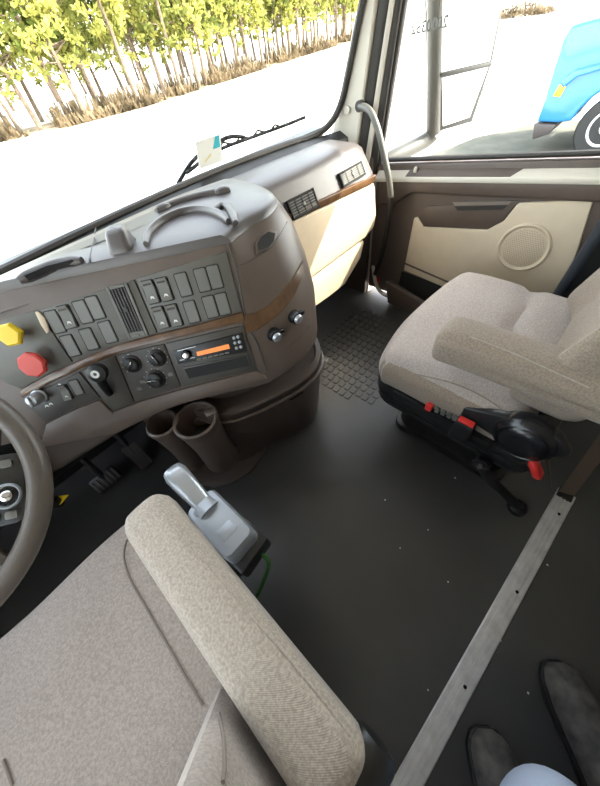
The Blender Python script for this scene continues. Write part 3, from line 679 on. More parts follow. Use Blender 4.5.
def air_vent(fr, quad, nslat, depth=0.012, wheel=True, parent=None, horiz=False, name='air_vent'):
    """framed vent: frame ring, dark cavity, slats, thumbwheel; quad in fr coords as (u0,u1,v0,v1)"""
    u0, u1, v0, v1 = quad; t = 0.007
    bm = new_bm()
    for a, b, c, d in ((u0, u0 + t, v0, v1), (u1 - t, u1, v0, v1), (u0 + t, u1 - t, v1 - t, v1), (u0 + t, u1 - t, v0, v0 + t * (2.2 if wheel else 1))):
        add_poly_prism(bm, fr, [(a, c), (b, c), (b, d), (a, d)], -0.010, 0.006)
    bmesh.ops.recalc_face_normals(bm, faces=bm.faces)
    o = obj(name, bevel_all(bm, 0.0012, 1), M_PANEL if wheel else M_VENT, parent)
    vb = v0 + t * (2.2 if wheel else 1)
    obj('cavity', fbox(fr, u0 + t * .5, u1 - t * .5, v0 + t * .5, v1 - t * .5, -0.012, -0.0095 if parent is None else 0.0012), M_HOLE, o)
    for k in range(nslat):
        f = (k + 0.5) / nslat
        if horiz:
            vv = vb + (v1 - t - vb) * f; obj('slat', fbox(fr, u0 + t, u1 - t, vv - 0.0016, vv + 0.0016, 0.0012, 0.005), M_PANELD, o)
        else:
            uu = u0 + t + (u1 - u0 - 2 * t) * f; obj('slat', fbox(fr, uu - 0.0013, uu + 0.0013, vb, v1 - t, 0.0012, 0.005), M_PANELD, o)
    if wheel:
        obj('thumbwheel', fbox(fr, u0 + (u1 - u0) * .25, u0 + (u1 - u0) * .6, v0 + 0.004, v0 + 0.010, 0.005, 0.009, 0.001), M_SWITCH, o)
        obj('tab', fbox(fr, (u0 + u1) / 2 - .004, (u0 + u1) / 2 + .004, (vb + v1) / 2 - .006, (vb + v1) / 2 + .006, 0.004, 0.009, 0.001), M_BLACK, o)
    return o
q0 = FF.uv(107.5, 288.5); q1 = FF.uv(128.5, 281); q2 = FF.uv(148, 335); q3 = FF.uv(129.4, 340)
uc = (q0[0] + q1[0] + q2[0] + q3[0]) / 4; du = ((q1[0] - q0[0]) + (q2[0] - q3[0])) / 4; v1_ = (q0[1] + q1[1]) / 2; v0_ = (q2[1] + q3[1]) / 2
air_vent(FF, (uc - du, uc + du, v0_, v1_), 5, parent=dash)

# brake knobs
def knob(name, px, py, prof, mat, parent, fr=FF, w=0.0, n=28, lab=None):
    u, v = fr.uv(px, py, w); return obj(name, lathe(fr, prof, n, (u, v)), mat, parent, label=lab)
rk = knob('parking_brake_knob', 32, 365, [(0.010, 0.0), (0.010, 0.022), (0.026, 0.024), (0.030, 0.028), (0.030, 0.036), (0.026, 0.040), (0.004, 0.041)], M_REDK, pl_left, w=0.035, n=8, lab='red octagonal knob')
yk = knob('trailer_brake_knob', 9, 335, [(0.010, 0.0), (0.010, 0.020), (0.024, 0.022), (0.027, 0.026), (0.027, 0.034), (0.023, 0.038), (0.004, 0.039)], M_YELLOW, pl_left, w=0.033, n=6, lab='yellow knob')
cl = fpoly([(35, 312), (38, 311), (45, 318), (50, 331), (47, 334), (41, 325)], 0.004)
obj('sun_sliver', prism(FF, cl, 0.0, 0.006, 0.002), M_CREAM, pl_left)  # cream sliver put in for a spot of sun on the panel

# lower row of panels
pl_hl = obj('headlight_panel', prism(FF, fpoly([(24, 401), (55, 384), (79, 372), (100, 398), (70, 410), (46, 423)]), -0.006, 0.001, 0.0015), M_PANELD, dash)
hk = knob('headlight_knob', 35, 399, [(0.019, 0.0), (0.019, 0.006), (0.015, 0.008), (0.0145, 0.032), (0.012, 0.035), (0.003, 0.036)], M_SILVER, pl_hl, w=0.02)
u, v = FF.uv(35, 399, 0.02); obj('grip_bar', fbox(FF, u - 0.003, u + 0.003, v - 0.013, v + 0.013, 0.034, 0.042, 0.0015), M_SILVER, hk)
for a, b, re in ((77, 387, False), (66, 392, True)): add_switch(a, b, pl_hl, re, 0.8)
for a, b in ((51, 404), (47, 406), (60, 385)):
    u, v = FF.uv(a, b); place('icon', icon, FF.mat(u, v, 0.0012), pl_hl)
pl_tl = obj('lever_panel', prism(FF, fpoly([(82, 371), (115, 356), (134, 402), (113, 411), (102, 398)]), -0.006, 0.001, 0.0015), M_PANELD, dash)
a = FF.uv(110, 394, 0.0); b = FF.uv(103, 384, 0.02); c = FF.uv(97, 373, 0.045)
lv = obj('hand_valve_lever', tube(smooth_path([FF.p(*a, 0.0), FF.p(*b, 0.02), FF.p(*c, 0.040)], 5), lambda s: 0.008 + 0.006 * s, 10), M_BLACK, dash)
fr = Frame(FF.p(*c, 0.040), FF.ex, FF.ey)
obj('lever_knob', lathe(fr, [(0.010, -0.016), (0.020, -0.010), (0.023, 0.0), (0.021, 0.010), (0.012, 0.014), (0.002, 0.015)], 24), M_BLACK, lv)
obj('lever_emblem', lathe(fr, [(0.0095, 0.012), (0.0095, 0.0155), (0.007, 0.0155), (0.007, 0.0148)], 20), M_WHITE, lv)
pl_cl = obj('climate_panel', prism(FF, fpoly([(117, 355.5), (150, 347), (164, 344), (181, 387), (158, 394), (135.5, 402)]), -0.006, 0.001, 0.0015), M_PANELD, dash)
for k, (a, b, s) in enumerate(((131.6, 364.5, 1.0), (156.5, 358.5, 1.0), (155, 379.5, 1.1))):
    u, v = FF.uv(a, b, 0.006)
    kn = obj('climate_knob', lathe(FF, [(0.0225 * s, 0.0), (0.0225 * s, 0.004), (0.020 * s, 0.005), (0.0175 * s, 0.006), (0.0165 * s, 0.014), (0.013 * s, 0.016), (0.002, 0.0155)], 28, (u, v)), M_BLACK, pl_cl)
    f2 = Frame(FF.p(u, v), FF.ex * math.cos(0.9 + k) + FF.ey * math.sin(0.9 + k), FF.ey * math.cos(0.9 + k) - FF.ex * math.sin(0.9 + k))
    obj('grip_bar', fbox(f2, -0.014 * s, 0.014 * s, -0.004, 0.004, 0.014, 0.021, 0.0015), M_BLACKS, kn)
    obj('pointer', fbox(f2, 0.005 * s, 0.013 * s, -0.0008, 0.0008, 0.0205, 0.0216), M_WHITE, kn)
    for t in range(9):
        an = math.radians(-40 + 32.5 * t); r0, r1 = 0.0238 * s, 0.0262 * s
        f3 = Frame(FF.p(u, v), FF.ex * math.cos(an) + FF.ey * math.sin(an), FF.ey * math.cos(an) - FF.ex * math.sin(an))
        obj('tick_mark', fbox(f3, r0, r1, -0.0006, 0.0006, 0.001, 0.0014), M_WHITE if k else (M_RED if t < 4 else M_WHITE), pl_cl)
for a, b in ((140, 388), (171, 374), (143, 381)):
    u, v = FF.uv(a, b); obj('push_button', prism(FF, [(u + x, v + y) for x, y in rrect(0.014, 0.010, 0.002, 2)], -0.001, 0.004, 0.001), M_SWITCH, pl_cl)
pl_rd = obj('radio_bezel', prism(FF, fpoly([(166, 343.5), (243, 325.5), (256.5, 369), (183, 387)]), -0.006, 0.001, 0.0015), M_PANELD, dash)
rad = obj('radio', prism(FF, fpoly([(174, 350), (241.7, 332.5), (246.7, 351), (178.5, 363.5)]), -0.004, 0.007, 0.0015), M_BLACK, dash)
obj('display', prism(FF, fpoly([(196.5, 352), (228.5, 344), (230, 348.5), (197.5, 356)], 0.007), 0.006, 0.0078), M_ORANGE, rad, label='glowing orange display')
dr = FF.uv(186, 355, 0.012)
dk = obj('volume_knob', lathe(FF, [(0.013, 0.006), (0.013, 0.010), (0.0105, 0.018), (0.0085, 0.020), (0.002, 0.0195)], 24, dr), M_BLACKS, rad)
obj('knob_cap', lathe(FF, [(0.006, 0.019), (0.006, 0.0208), (0.002, 0.0212)], 16, dr), M_CHROME, dk)
for k in range(6):
    a = 199 + k * 5.6; b = 359.2 - k * 1.25; u, v = FF.uv(a, b, .008); obj('preset_button', prism(FF, [(u + x, v + y) for x, y in rrect(0.0115, 0.004, 0.001, 1)], 0.006, 0.0088), M_SWITCH, rad)
for a, b in ((234, 338), (238, 336.8), (235, 343), (239.5, 342), (236.5, 348), (241, 347)):
    u, v = FF.uv(a, b, .008); obj('side_button', lathe(FF, [(0.0042, 0.006), (0.0042, 0.009), (0.003, 0.0096)], 12, (u, v)), M_SILVERP, rad)
for a, b, c_, d_ in ((177.5, 351.3, 196, 346.6), (180, 360.6, 195, 357.6)):
    p = FF.uv(a, b, .007); q = FF.uv(c_, d_, .007)
    obj('chrome_line', prism(FF, [p, q, (q[0], q[1] + .0016), (p[0], p[1] + .0016)], 0.006, 0.0078), M_SILVER, rad)
u, v = FF.uv(207, 345.2, .007)
pocket = obj('storage_pocket', prism(FF, fpoly([(182, 367.5), (248, 354), (252, 367), (188, 381)]), -0.004, 0.004, 0.0012), M_PANELD, dash)
obj('pocket_opening', prism(FF, fpoly([(184.5, 369), (246.5, 356), (249.5, 365.5), (189, 378.5)], .004), -0.004, 0.0045), M_HOLE, pocket)
# brown lower lip of the face
up_ = [(46, 424), (70, 411.5), (100, 399.5), (113, 412.5), (140, 401.5), (183, 388.5), (257, 370)]
dn_ = [(268, 378), (240, 387), (200, 398), (160, 412), (118, 433), (80, 440), (40, 448)]
obj('lower_lip', prism(FF, fpoly(up_) + fpoly(dn_), -0.05, 0.004, 0.006, 2), M_TAUPE, dash)
obj('knee_panel', prism(FF, fpoly([(20, 410), (44, 426), (112, 415), (118, 434), (60, 470), (20, 490)], -0.03), -0.07, -0.03, 0.012, 3), M_TAUPE_SHADE, dash)
# wiring and ducts under the dash: dark backing
obj('under_cover', box((-0.85, 0.90, 0.30), (0.12, 1.12, 0.60), 0.03), M_BLACK, dash)

# ---- things standing on the deck (all moulded in)
pods = PZ(124, 246, ztop)
fr = Frame(pods, UX, NH)
bm = loft([[fr.p(u * s - 0.002, v * s2 + o_, h) for u, v in rrect(0.050, 0.062, 0.014, 4)] for s, s2, o_, h in ((1.15, 1.12, 0, -0.004), (1.0, 1.0, 0, 0.012), (0.85, 0.7, 0.008, 0.032), (0.66, 0.5, 0.010, 0.038))])
pod = obj('sensor_pod', bm, M_TOP, dash)
obj('pod_lens', fbox(fr, -0.006, 0.012, 0.020, 0.030, 0.020, 0.034, 0.003), M_REDK, pod)
def DP(a, b, e=0.0):
    p = PZ(a, b, ztop)
    for _ in range(6): p = PZ(a, b, ztop + e + deck_z(p.y))
    return p
def deck_ridge(name, pix, w, h, n=6):
    pa = smooth_path([DP(a, b) for a, b in pix], n)
    o = obj(name, tube([p + V((0, 0, h * 0.35)) for p in pa], lambda s: w * (0.75 + 0.5 * min(1, 6 * s, 6 * (1 - s))), 10, flat=h / w), M_TOP, dash); return o
deck_ridge('tray_rim', [(147, 246), (151, 234), (165, 222), (184, 214), (203, 212), (219, 216), (229, 223)], 0.008, 0.010)
deck_ridge('tray_rim', [(214, 214), (222, 207), (230, 210), (236, 224)], 0.009, 0.008)
deck_ridge('tray_bar', [(160, 211), (180, 203), (205, 196), (228, 192)], 0.007, 0.008)
deck_ridge('bar_end', [(216, 195), (230, 191)], 0.011, 0.010, 3); deck_ridge('bar_end', [(157, 213), (170, 207)], 0.011, 0.010, 3)
deck_ridge('defrost_grille', [(20, 282), (40, 273), (62, 265), (83, 262)], 0.011, 0.010)
gr = [DP(a, b) for a, b in ((27, 277), (50, 267), (75, 262), (76, 265), (52, 271), (29, 281))]
obj('grille_slot', loft([[p + V((0, 0, 0.0)) for p in gr], [p + V((0, 0, 0.0125)) for p in gr]]), M_HOLE, dash)
se = [DP(a, b, 0.001) for a, b in ((96, 226), (94, 240), (90, 256), (88, 264))]
obj('deck_seam', tube(se, 0.0018, 6), M_PANELD, dash)

# ---- passenger side of the dash
FG = Frame((0.80, 0.872, 0.67), (0.47, -0.072, 0), (0, 0, 1)); GL = math.hypot(0.47, 0.072)
ms = [0.63, 0.72, 0.80, 0.95, 1.10, 1.225, 1.262, 1.28]
prof_rows = []
for i, x in enumerate(ms):
    yb = 0.872 - (x - 0.80) * 0.153; yt = 0.912 - (x - 0.80) * 0.10; e = 0.0 if i < 6 else (0.004 if i == 6 else 0.03)
    prof_rows.append([V((x, 1.125 - max(0, x - 0.9) * 0.16, 0.782 - e)), V((x, 1.03, 0.795 - e)), V((x, yt + 0.03, 0.793 - e)), V((x, yt, 0.780 - e)), V((x, yt - 0.010, 0.765 - e)),
                      V((x, yb + 0.005 + e * .5, 0.690)), V((x, yb - 0.004 + e, 0.675)), V((x, yb + 0.004 + e, 0.66)), V((x, yb + 0.10, 0.655)), V((x, 1.10, 0.655))])
pdash = obj('passenger_dash', loft(prof_rows), M_TOP, dash); PDB = bvh_of(pdash)
obj('trim_strip', prism(FG, [(-0.16, -0.006), (GL - 0.012, -0.006), (GL, 0.016), (GL, 0.020), (-0.16, 0.020)], -0.01, 0.008, 0.003), M_WOOD, dash)
def gpoly(pix, w=0.0): return [FG.uv(a, b, w) for a, b in pix]
def glove_pts(pix): return gpoly(pix, 0.006)
g_up = [(-0.16, -0.008)] + [(GL - 0.004, -0.008), (GL + 0.004, -0.03)] + glove_pts([(377, 214), (375, 227), (366, 238)]) + glove_pts([(308, 281)])
g_up += [(-0.16, g_up[-1][1] - 0.05)]
obj('glove_box_door', prism(FG, g_up, -0.05, 0.006, 0.012, 3), M_CREAM, dash)
s1 = glove_pts([(308, 283.5), (366, 240.5)]); s2 = glove_pts([(362, 258), (346, 285), (331, 297), (314, 309)])
obj('lower_trim', prism(FG, [(-0.16, s1[0][1] - 0.05), s1[0], s1[1]] + s2 + [(-0.16, s2[-1][1] - 0.04)], -0.06, 0.002, 0.012, 3), M_CREAM, dash)
obj('glove_frame', prism(FG, [(-0.16, -0.01), (GL + 0.0, -0.01), (GL - 0.01, -0.24), (GL - 0.10, -0.36), (-0.16, -0.46)], -0.20, -0.045, 0.01), M_BLACK, dash)
# vents in the slanted upper face
for cen in (((285, 201), (312.5, 188.5), (317, 207), (292.5, 222)), ((337, 175), (359.7, 161), (364, 176.5), (341.4, 188.7))):
    mx_, my_ = sum(c[0] for c in cen) / 4, sum(c[1] for c in cen) / 4
    hh = [hit(PDB, mx_ + (c[0] - mx_) * 0.4, my_ + (c[1] - my_) * 0.4)[0] for c in cen]
    pm = sum(hh, V()) / 4; pn = (hh[1] - hh[3]).cross(hh[2] - hh[0]).normalized()
    hp = [CAM + wray(*c) * ((pm - CAM).dot(pn) / wray(*c).dot(pn)) for c in cen]
    ex_ = (hp[1] - hp[0] + hp[2] - hp[3]) / 2; ey_ = (hp[0] - hp[3] + hp[1] - hp[2]) / 2; oc = sum(hp, V()) / 4
    FVt = Frame(oc, ex_, ey_); FVt = Frame(oc + FVt.ez * 0.008, ex_, ey_); wu = ex_.length / 2; hv = abs(ey_.dot(FVt.ey)) / 2; cu = cv = 0.0
    o = air_vent(FVt, (cu - wu, cu + wu, cv - hv, cv + hv), 6, parent=dash, wheel=False, horiz=True)
    for k in range(3):
        uu = cu - wu + 2 * wu * (k + 1) / 4; obj('divider', fbox(FVt, uu - 0.0016, uu + 0.0016, cv - hv + .006, cv + hv - .006, 0.001, 0.0056), M_VENT, o)
    obj('tab', fbox(FVt, cu - .006, cu + .006, cv - .004, cv + .004, 0.004, 0.010, 0.001), M_SWITCH, o)

# ---- console foot below the stack
B4 = [(0.10, 0.72), (0.105, 0.62), (0.146, 0.545), (0.21, 0.503), (0.277, 0.476), (0.374, 0.446), (0.45, 0.446), (0.51, 0.472), (0.555, 0.53), (0.60, 0.62), (0.63, 0.75), (0.64, 0.92)]
B0 = [(0.02, 0.80), (0.08, 0.71), (0.14, 0.655), (0.22, 0.625), (0.30, 0.605), (0.40, 0.563), (0.47, 0.550), (0.54, 0.562), (0.60, 0.61), (0.64, 0.69), (0.66, 0.80), (0.66, 0.92)]
def cring(t, z, inset=0.0):
    pts = smooth_path([V((a[0] + (b[0] - a[0]) * t, a[1] + (b[1] - a[1]) * t, z)) for a, b in zip(B0, B4)], 3)
    c = V((0.38, 0.85, z)); pts = [p + (c - p).normalized() * inset for p in pts]
    return pts + [V((0.60, 1.10, z)), V((0.12, 1.10, z))]
foot = obj('console_foot', loft([cring(0.0, 0.0), cring(0.18, 0.06), cring(0.55, 0.24), cring(0.85, 0.38), cring(1.0, 0.455), cring(1.0, 0.462, 0.004), cring(1.0, 0.462, 0.02), cring(1.0, 0.450, 0.026), cring(1.0, 0.448, 0.12)]), M_TAUPE_SHADE, dash)
obj('foot_rim', tube(cring(1.0, 0.425)[:-2], 0.006, 8), M_TAUPE_SHADE, foot)
obj('stack_neck', loft([cring(1.0, 0.44, 0.07), cring(1.0, 0.56, 0.09)]), M_PANELD, dash)
FBV = bvh_of(foot)
l, n = hit(FBV, 296, 395)
fr = Frame(l, V((0, 0, 1)).cross(n), V((0, 0, 1)));
hs_ = obj('foot_handle_slot', prism(fr, rrect(0.062, 0.026, 0.011, 4), -0.006, 0.002, 0.001), M_PANELD, foot)
obj('slot_opening', prism(fr, rrect(0.050, 0.016, 0.007, 4), -0.004, 0.0026), M_HOLE, hs_)
for a, b, c_, d_ in ((238, 432, 262, 430), (236, 445, 240, 462)):
    l0, n0 = hit(FBV, a, b); l1, n1 = hit(FBV, c_, d_)
    if l0 is not None and l1 is not None: obj('moulded_rib', tube([l0, (l0 + l1) / 2, l1], 0.004, 6), M_TAUPE, foot)
# cup holder
cupz = 0.485
ch = obj('cup_holder', prism(WORLD, [(-0.02, 0.745), (0.055, 0.655), (0.105, 0.60), (0.20, 0.60), (0.22, 0.70), (0.12, 0.80), (0.03, 0.80)], 0.30, cupz - 0.05, 0.02, 3), M_TAUPE_SHADE, dash)
for px, py, r in ((162, 423, 0.037), (195, 419, 0.054)):
    c = PZ(px, py, cupz); fr = Frame(c, (1, 0, 0), (0, 1, 0))
    bm = lathe(fr, [(r * 1.05, -0.24), (r * 0.98, -0.12), (r + 0.004, -0.04), (r + 0.010, -0.006), (r + 0.009, 0.0), (r + 0.004, 0.003), (r, 0.0), (r - 0.004, -0.03), (r * 0.82, -0.085), (0.004, -0.085)], 32)
    cp = obj('cup_ring', bm, M_TAUPE_SHADE, ch)
    obj('cup_mat', lathe(fr, [(r * 0.78, -0.0845), (r * 0.78, -0.082), (0.004, -0.082)], 24), M_HOLE, cp)
c = PZ(195, 419, cupz); fr = Frame(c, (0.93, -0.36, 0), (0.36, 0.93, 0))
obj('cup_clip', fbox(fr, 0.030, 0.062, -0.014, 0.014, -0.03, 0.004, 0.003), M_TAUPE_SHADE, ch)
# coin tray line beside the cups and the floor flange
tr = [PZ(a, b, 0.46) for a, b in ((140, 416), (160, 406), (192, 396), (192, 399), (162, 410), (143, 420))]
obj('card_slot', loft([[p - V((0, 0, 0.03)) for p in tr], tr]), M_TAUPE, dash)
fl = [(0.02, 0.80)] + [tuple(PZ(a, b, 0.0)[:2]) for a, b in ((188, 474), (198, 484), (213, 488), (232, 484), (250, 474), (262, 458), (273, 443))] + [(0.34, 0.62), (0.30, 0.80)]
obj('floor_flange', prism(WORLD, fl, 0.0, 0.014, 0.004), M_TAUPE_SHADE, dash)

# ------------------------------------------------------------------ pedals
def pedal(name, lab, px, py, y, w, h, tilt):
    c = PY(px, py, y); t = math.radians(tilt)
    fr = Frame(c, (1, 0, 0), (0, math.sin(t), math.cos(t)))
    r = thing(name, lab, 'pedal', (c.x, c.y, 0.0))
    obj('pad', prism(fr, rrect(w, h, 0.012, 3), -0.012, 0.0, 0.003), M_BLACK, r)
    for k in range(6):
        u = -w / 2 + w * (k + 0.5) / 6; obj('rib', fbox(fr, u - 0.004, u + 0.004, -h / 2 + 0.012, h / 2 - 0.012, -0.001, 0.004, 0.001), M_PANELD, r)
    obj('lever', tube(smooth_path([c + V((0, 0.01, 0)), c + V((0, 0.06, 0.08)), V((c.x, 1.20, c.z + 0.25))], 4), 0.012, 8), M_BLACK, r)
    return r
pedal('brake_pedal', 'ribbed black brake pedal in the dark driver footwell', 106, 480, 0.98, 0.10, 0.075, 40)
pedal('accelerator_pedal', 'tall black accelerator pedal beside the console foot', 138, 456, 0.98, 0.055, 0.14, 30)
# ------------------------------------------------------------------ steering wheel
ta = math.radians(35); SC = V((-0.38, 0.60, 0.76)); SRR = 0.2165
FSW = Frame(SC, (1, 0, 0), (0, math.cos(ta), math.sin(ta)))
sw = thing('steering_wheel', 'dark brown leather steering wheel with thumb controls', 'steering wheel', (SC.x, SC.y + 0.2, 0.62))
obj('rim', tube([FSW.p(SRR * math.cos(2 * math.pi * k / 72), SRR * math.sin(2 * math.pi * k / 72), 0) for k in range(72)], 0.0185, 14, True, up=FSW.ez), M_LEATHER, sw)
obj('hub', loft([[FSW.p(x * s, y * s - 0.01, w) for x, y in rrect(0.20, 0.17, 0.05, 6)] for s, w in ((0.8, -0.055), (1.0, -0.04), (1.0, -0.012), (0.93, 0.002), (0.5, 0.008))]), M_LEATHER, sw)
for s in (-1, 1):
    an = math.radians(-31); ex2 = FSW.ex * (s * math.cos(an)) + FSW.ey * math.sin(an); ey2 = (FSW.ey * math.cos(an) - FSW.ex * (s * math.sin(an))) * s
    FQ = Frame(SC, ex2, ey2 if s > 0 else -ey2)
    if FQ.ez.dot(FSW.ez) < 0: FQ = Frame(SC, ex2, -FQ.ey)
    obj('spoke', prism(FQ, [(0.07, 0.045), (0.15, 0.048), (0.214, 0.064), (0.214, -0.060), (0.15, -0.050), (0.07, -0.05)], -0.034, -0.012, 0.008, 3), M_LEATHER, sw)
    pod_ = obj('thumb_pad', prism(FQ, [(0.155 + a, 0.0 + b) for a, b in rrect(0.080, 0.118, 0.018, 4)], -0.016, -0.003, 0.004, 2), M_BLACK, sw)
    cvv = -0.012 * s
    obj('control_ring', lathe(FQ, [(0.021, -0.004), (0.021, 0.001), (0.019, 0.003), (0.017, 0.001), (0.016, -0.003)], 28, (0.170, cvv)), M_SILVERP, pod_)
    obj('control_button', lathe(FQ, [(0.009, -0.004), (0.009, 0.003), (0.006, 0.006), (0.002, 0.0065)], 24, (0.170, cvv)), M_CHROME, pod_)
    for a, b in ((0.150, 0.042), (0.172, 0.042), (0.134, 0.022), (0.136, -0.02), (0.150, -0.044), (0.174, -0.044)):
        obj('thumb_button', prism(FQ, [(a + x, s * b + y) for x, y in rrect(0.017, 0.013, 0.003, 2)], -0.005, 0.0005, 0.001), M_SWITCH, pod_)
    sp = obj('spoke', prism(FSW, [(s * 0.03, -0.085), (s * 0.065, -0.08), (s * 0.085, -0.195), (s * 0.045, -0.205)], -0.030, -0.010, 0.006, 2), M_LEATHER, sw)
    obj('spoke_insert', prism(FSW, [(s * 0.045, -0.10), (s * 0.056, -0.10), (s * 0.070, -0.185), (s * 0.056, -0.188)], -0.012, -0.007, 0.001), M_SILVERP, sp)
obj('column', tube([FSW.p(0, 0, -0.05), FSW.p(0, 0.0, -0.16), V((-0.38, 0.84, 0.48)), V((-0.38, 0.95, 0.42))], 0.045, 14), M_BLACK, sw)
c = PZ(63, 500, 0.30)
obj('tilt_lever_tag', loft([[c + V((a, b, h)) for a, b in ((-0.012, -0.01), (0.020, 0.0), (-0.004, 0.022))] for h in (0, 0.004)]), M_YELLOW, sw, label='small yellow warning tag on the column')
obj('column_shroud', tube([V((-0.38, 0.80, 0.48)), V((c.x - 0.07, c.y + 0.03, 0.36)), c + V((-0.005, 0.0, -0.012))], lambda s: 0.06 * (1 - s) + 0.012, 12), M_BLACK, sw)

# ------------------------------------------------------------------ driver seat
ds = thing('driver_seat', 'beige fabric driver seat with a padded inner armrest', 'seat', (-0.40, 0.2, 0.0))
def dfm(p, q):
    p = p.copy()
    if q.z > 0: p.z += 0.012 * max(0, 1 - q.x * q.x) * 0.5 - 0.012 * max(0, 1 - abs(q.x) * 1.35)
    if q.y > 0.4: p.z -= 0.02 * (q.y - 0.4) ** 2
    p.z += 0.0035 * math.sin(p.x * 21 + 1) * math.sin(p.y * 17)
    return p
cu = cushion((0.290, 0.290, 0.07), 0.032, 24, dfm); xform(cu, Matrix.Translation((-0.440, 0.205, 0.405)))
cush = obj('seat_cushion', cu, M_FABRIC, ds)
CB = bvh_of(cush)
def seat_seam(bvh, pix, r, parent, mat=M_PIPING, name='piping', off=0.001):
    pts = [l + n * off for l, n in (hit(bvh, a, b) for a, b in pix) if l is not None]
    if len(pts) > 1: return obj(name, tube(smooth_path(pts, 5), r, 6), mat, parent)
seat_seam(CB, [(127, 540), (124, 556), (130, 578), (145, 605), (165, 640), (185, 675), (203, 705)], 0.0022, cush)
seat_seam(CB, [(4, 760), (9, 773), (13, 785)], 0.0025, cush)
def arm_def(p, q):
    p = p.copy()
    if q.z > 0: p.z -= 0.012 * q.x * q.x
    p.z -= 0.020 * max(0, q.y - 0.6) ** 2 * 2
    return p
am = cushion((0.046, 0.240, 0.045), 0.024, 20, arm_def); xform(am, Matrix.Translation((-0.112, 0.145, 0.597)))
arm = obj('armrest', am, M_FABRIB, ds)
AB = bvh_of(arm)
seat_seam(AB, [(158, 507), (185, 538), (215, 572), (250, 615), (290, 662), (325, 705), (350, 737)], 0.0016, arm, M_FABRIB, 'seam')
def bdef(p, q):
    p = p.copy()
    b = abs(q.x)
    if q.y > 0: p.y += 0.05 * max(0, (b - 0.45)) / 0.55 * (1 - 0.6 * max(0, q.z))
    p.y -= 0.26 * (p.z + 0.33)
    return p
bk = cushion((0.255, 0.065, 0.33), 0.05, 20, bdef); xform(bk, Matrix.Translation((-0.425, 0.006, 0.80)))
bko = obj('backrest', bk, M_FABRIC, ds)
BB = bvh_of(bko)
seat_seam(BB, [(215, 697), (219, 715), (223, 740), (224, 765), (222, 784)], 0.0022, bko)
obj('headrest', xform(cushion((0.13, 0.045, 0.09), 0.04, 10), Matrix.Translation((-0.44, -0.22, 1.24))), M_FABRIC, ds)
obj('seat_pan', box((-0.70, -0.05, 0.27), (-0.185, 0.44, 0.335), 0.02), M_BLACK, ds)
obj('suspension', box((-0.66, -0.02, 0.05), (-0.22, 0.36, 0.27), 0.03), M_BLACK, ds)
obj('base_plate', box((-0.68, -0.06, 0.0), (-0.20, 0.40, 0.05), 0.01), M_BLACK, ds)
FAx = Frame((-0.10, -0.105, 0.545), (0, 1, 0), (0, 0, 1))
obj('armrest_pivot', lathe(FAx, [(0.025, -0.08), (0.034, -0.01), (0.034, 0.024), (0.028, 0.034), (0.012, 0.037)], 24), M_BLACK, ds)
obj('side_shield', prism(Frame((-0.165, 0, 0), (0, 1, 0), (0, 0, 1)), [(-0.18, 0.32), (0.10, 0.30), (0.30, 0.31), (0.30, 0.38), (0.02, 0.42), (-0.05, 0.58), (-0.16, 0.60)], -0.01, 0.035, 0.012, 3), M_BLACK, ds)

# ------------------------------------------------------------------ gear selector beside the driver seat
gs = thing('gear_selector', 'silver-grey gear selector with a folding lever beside the driver seat', 'gear selector', (-0.04, 0.29, 0.36))
FGS = Frame(V((-0.037, 0.302, 0.482)), (1, 0.02, 0), (-0.02, 1, -0.02))
gb = obj('selector_body', loft([[FGS.p(x * s, y * t + o, w) for x, y in rrect(0.078, 0.155, 0.014, 4)] for s, t, o, w in ((0.92, 0.96, 0, -0.07), (1.0, 1.0, 0, -0.02), (0.98, 0.98, 0, 0.008), (0.86, 0.92, 0, 0.018), (0.5, 0.6, 0, 0.020))]), M_SILVERP, gs)
obj('top_panel', prism(FGS, [(a, b - 0.030) for a, b in rrect(0.036, 0.028, 0.004, 3)], 0.017, 0.0212, 0.0006), M_SILVERP, gb)
obj('top_recess', prism(FGS, [(a - 0.004, b + 0.050) for a, b in rrect(0.046, 0.018, 0.006, 3)], 0.014, 0.0205, 0.001), material('recess_grey', (0.20, 0.21, 0.23), 0.4, metal=0.3), gb)
obj('side_skirt', prism(FGS, [(-0.040, -0.100), (0.046, -0.092), (0.046, -0.03), (0.040, 0.05), (-0.040, 0.05)], -0.085, -0.028, 0.008), M_BLACK, gs)
a = V((-0.045, 0.350, 0.478)); b = V((-0.046, 0.42, 0.520)); c = V((-0.045, 0.462, 0.540))
a, b, c = PZ(200, 500, 0.500), PZ(186, 486, 0.515), PZ(172, 470, 0.525)
d = (c - a).normalized(); fr = Frame(a, V((1, 0, 0)), d.cross(V((1, 0, 0))) * -1)
def lev_ring(t, w, h):
    o = a + (c - a) * t; sx = V((0.75, 0.62, 0)).normalized(); sx = (sx - d * sx.dot(d)).normalized(); sy = d.cross(sx)
    return [o + sx * x + sy * y for x, y in rrect(w, h, min(w, h) * 0.42, 5)]
lv = obj('lever', loft([lev_ring(t, w, h) for t, w, h in ((-0.12, 0.040, 0.030), (0.1, 0.044, 0.032), (0.5, 0.050, 0.038), (0.85, 0.053, 0.040), (1.0, 0.044, 0.032), (1.05, 0.026, 0.018))]), M_SILVER, gs)
obj('lever_boot', loft([lev_ring(t, w, h) for t, w, h in ((-0.35, 0.050, 0.05), (-0.16, 0.044, 0.034), (-0.06, 0.039, 0.029))]), M_SILVERP, gs)
obj('mount_bracket', box((-0.13, 0.23, 0.34), (-0.02, 0.34, 0.41), 0.008), M_BLACK, gs)
q = PZ(252, 572, 0.40)
obj('cable', tube(smooth_path([V((-0.02, 0.21, 0.42)), V((-0.022, 0.192, 0.39)), V((-0.05, 0.19, 0.34)), V((-0.10, 0.18, 0.31))], 5), 0.005, 8), material('green_cable', (0.05, 0.16, 0.04), 0.5), gs)

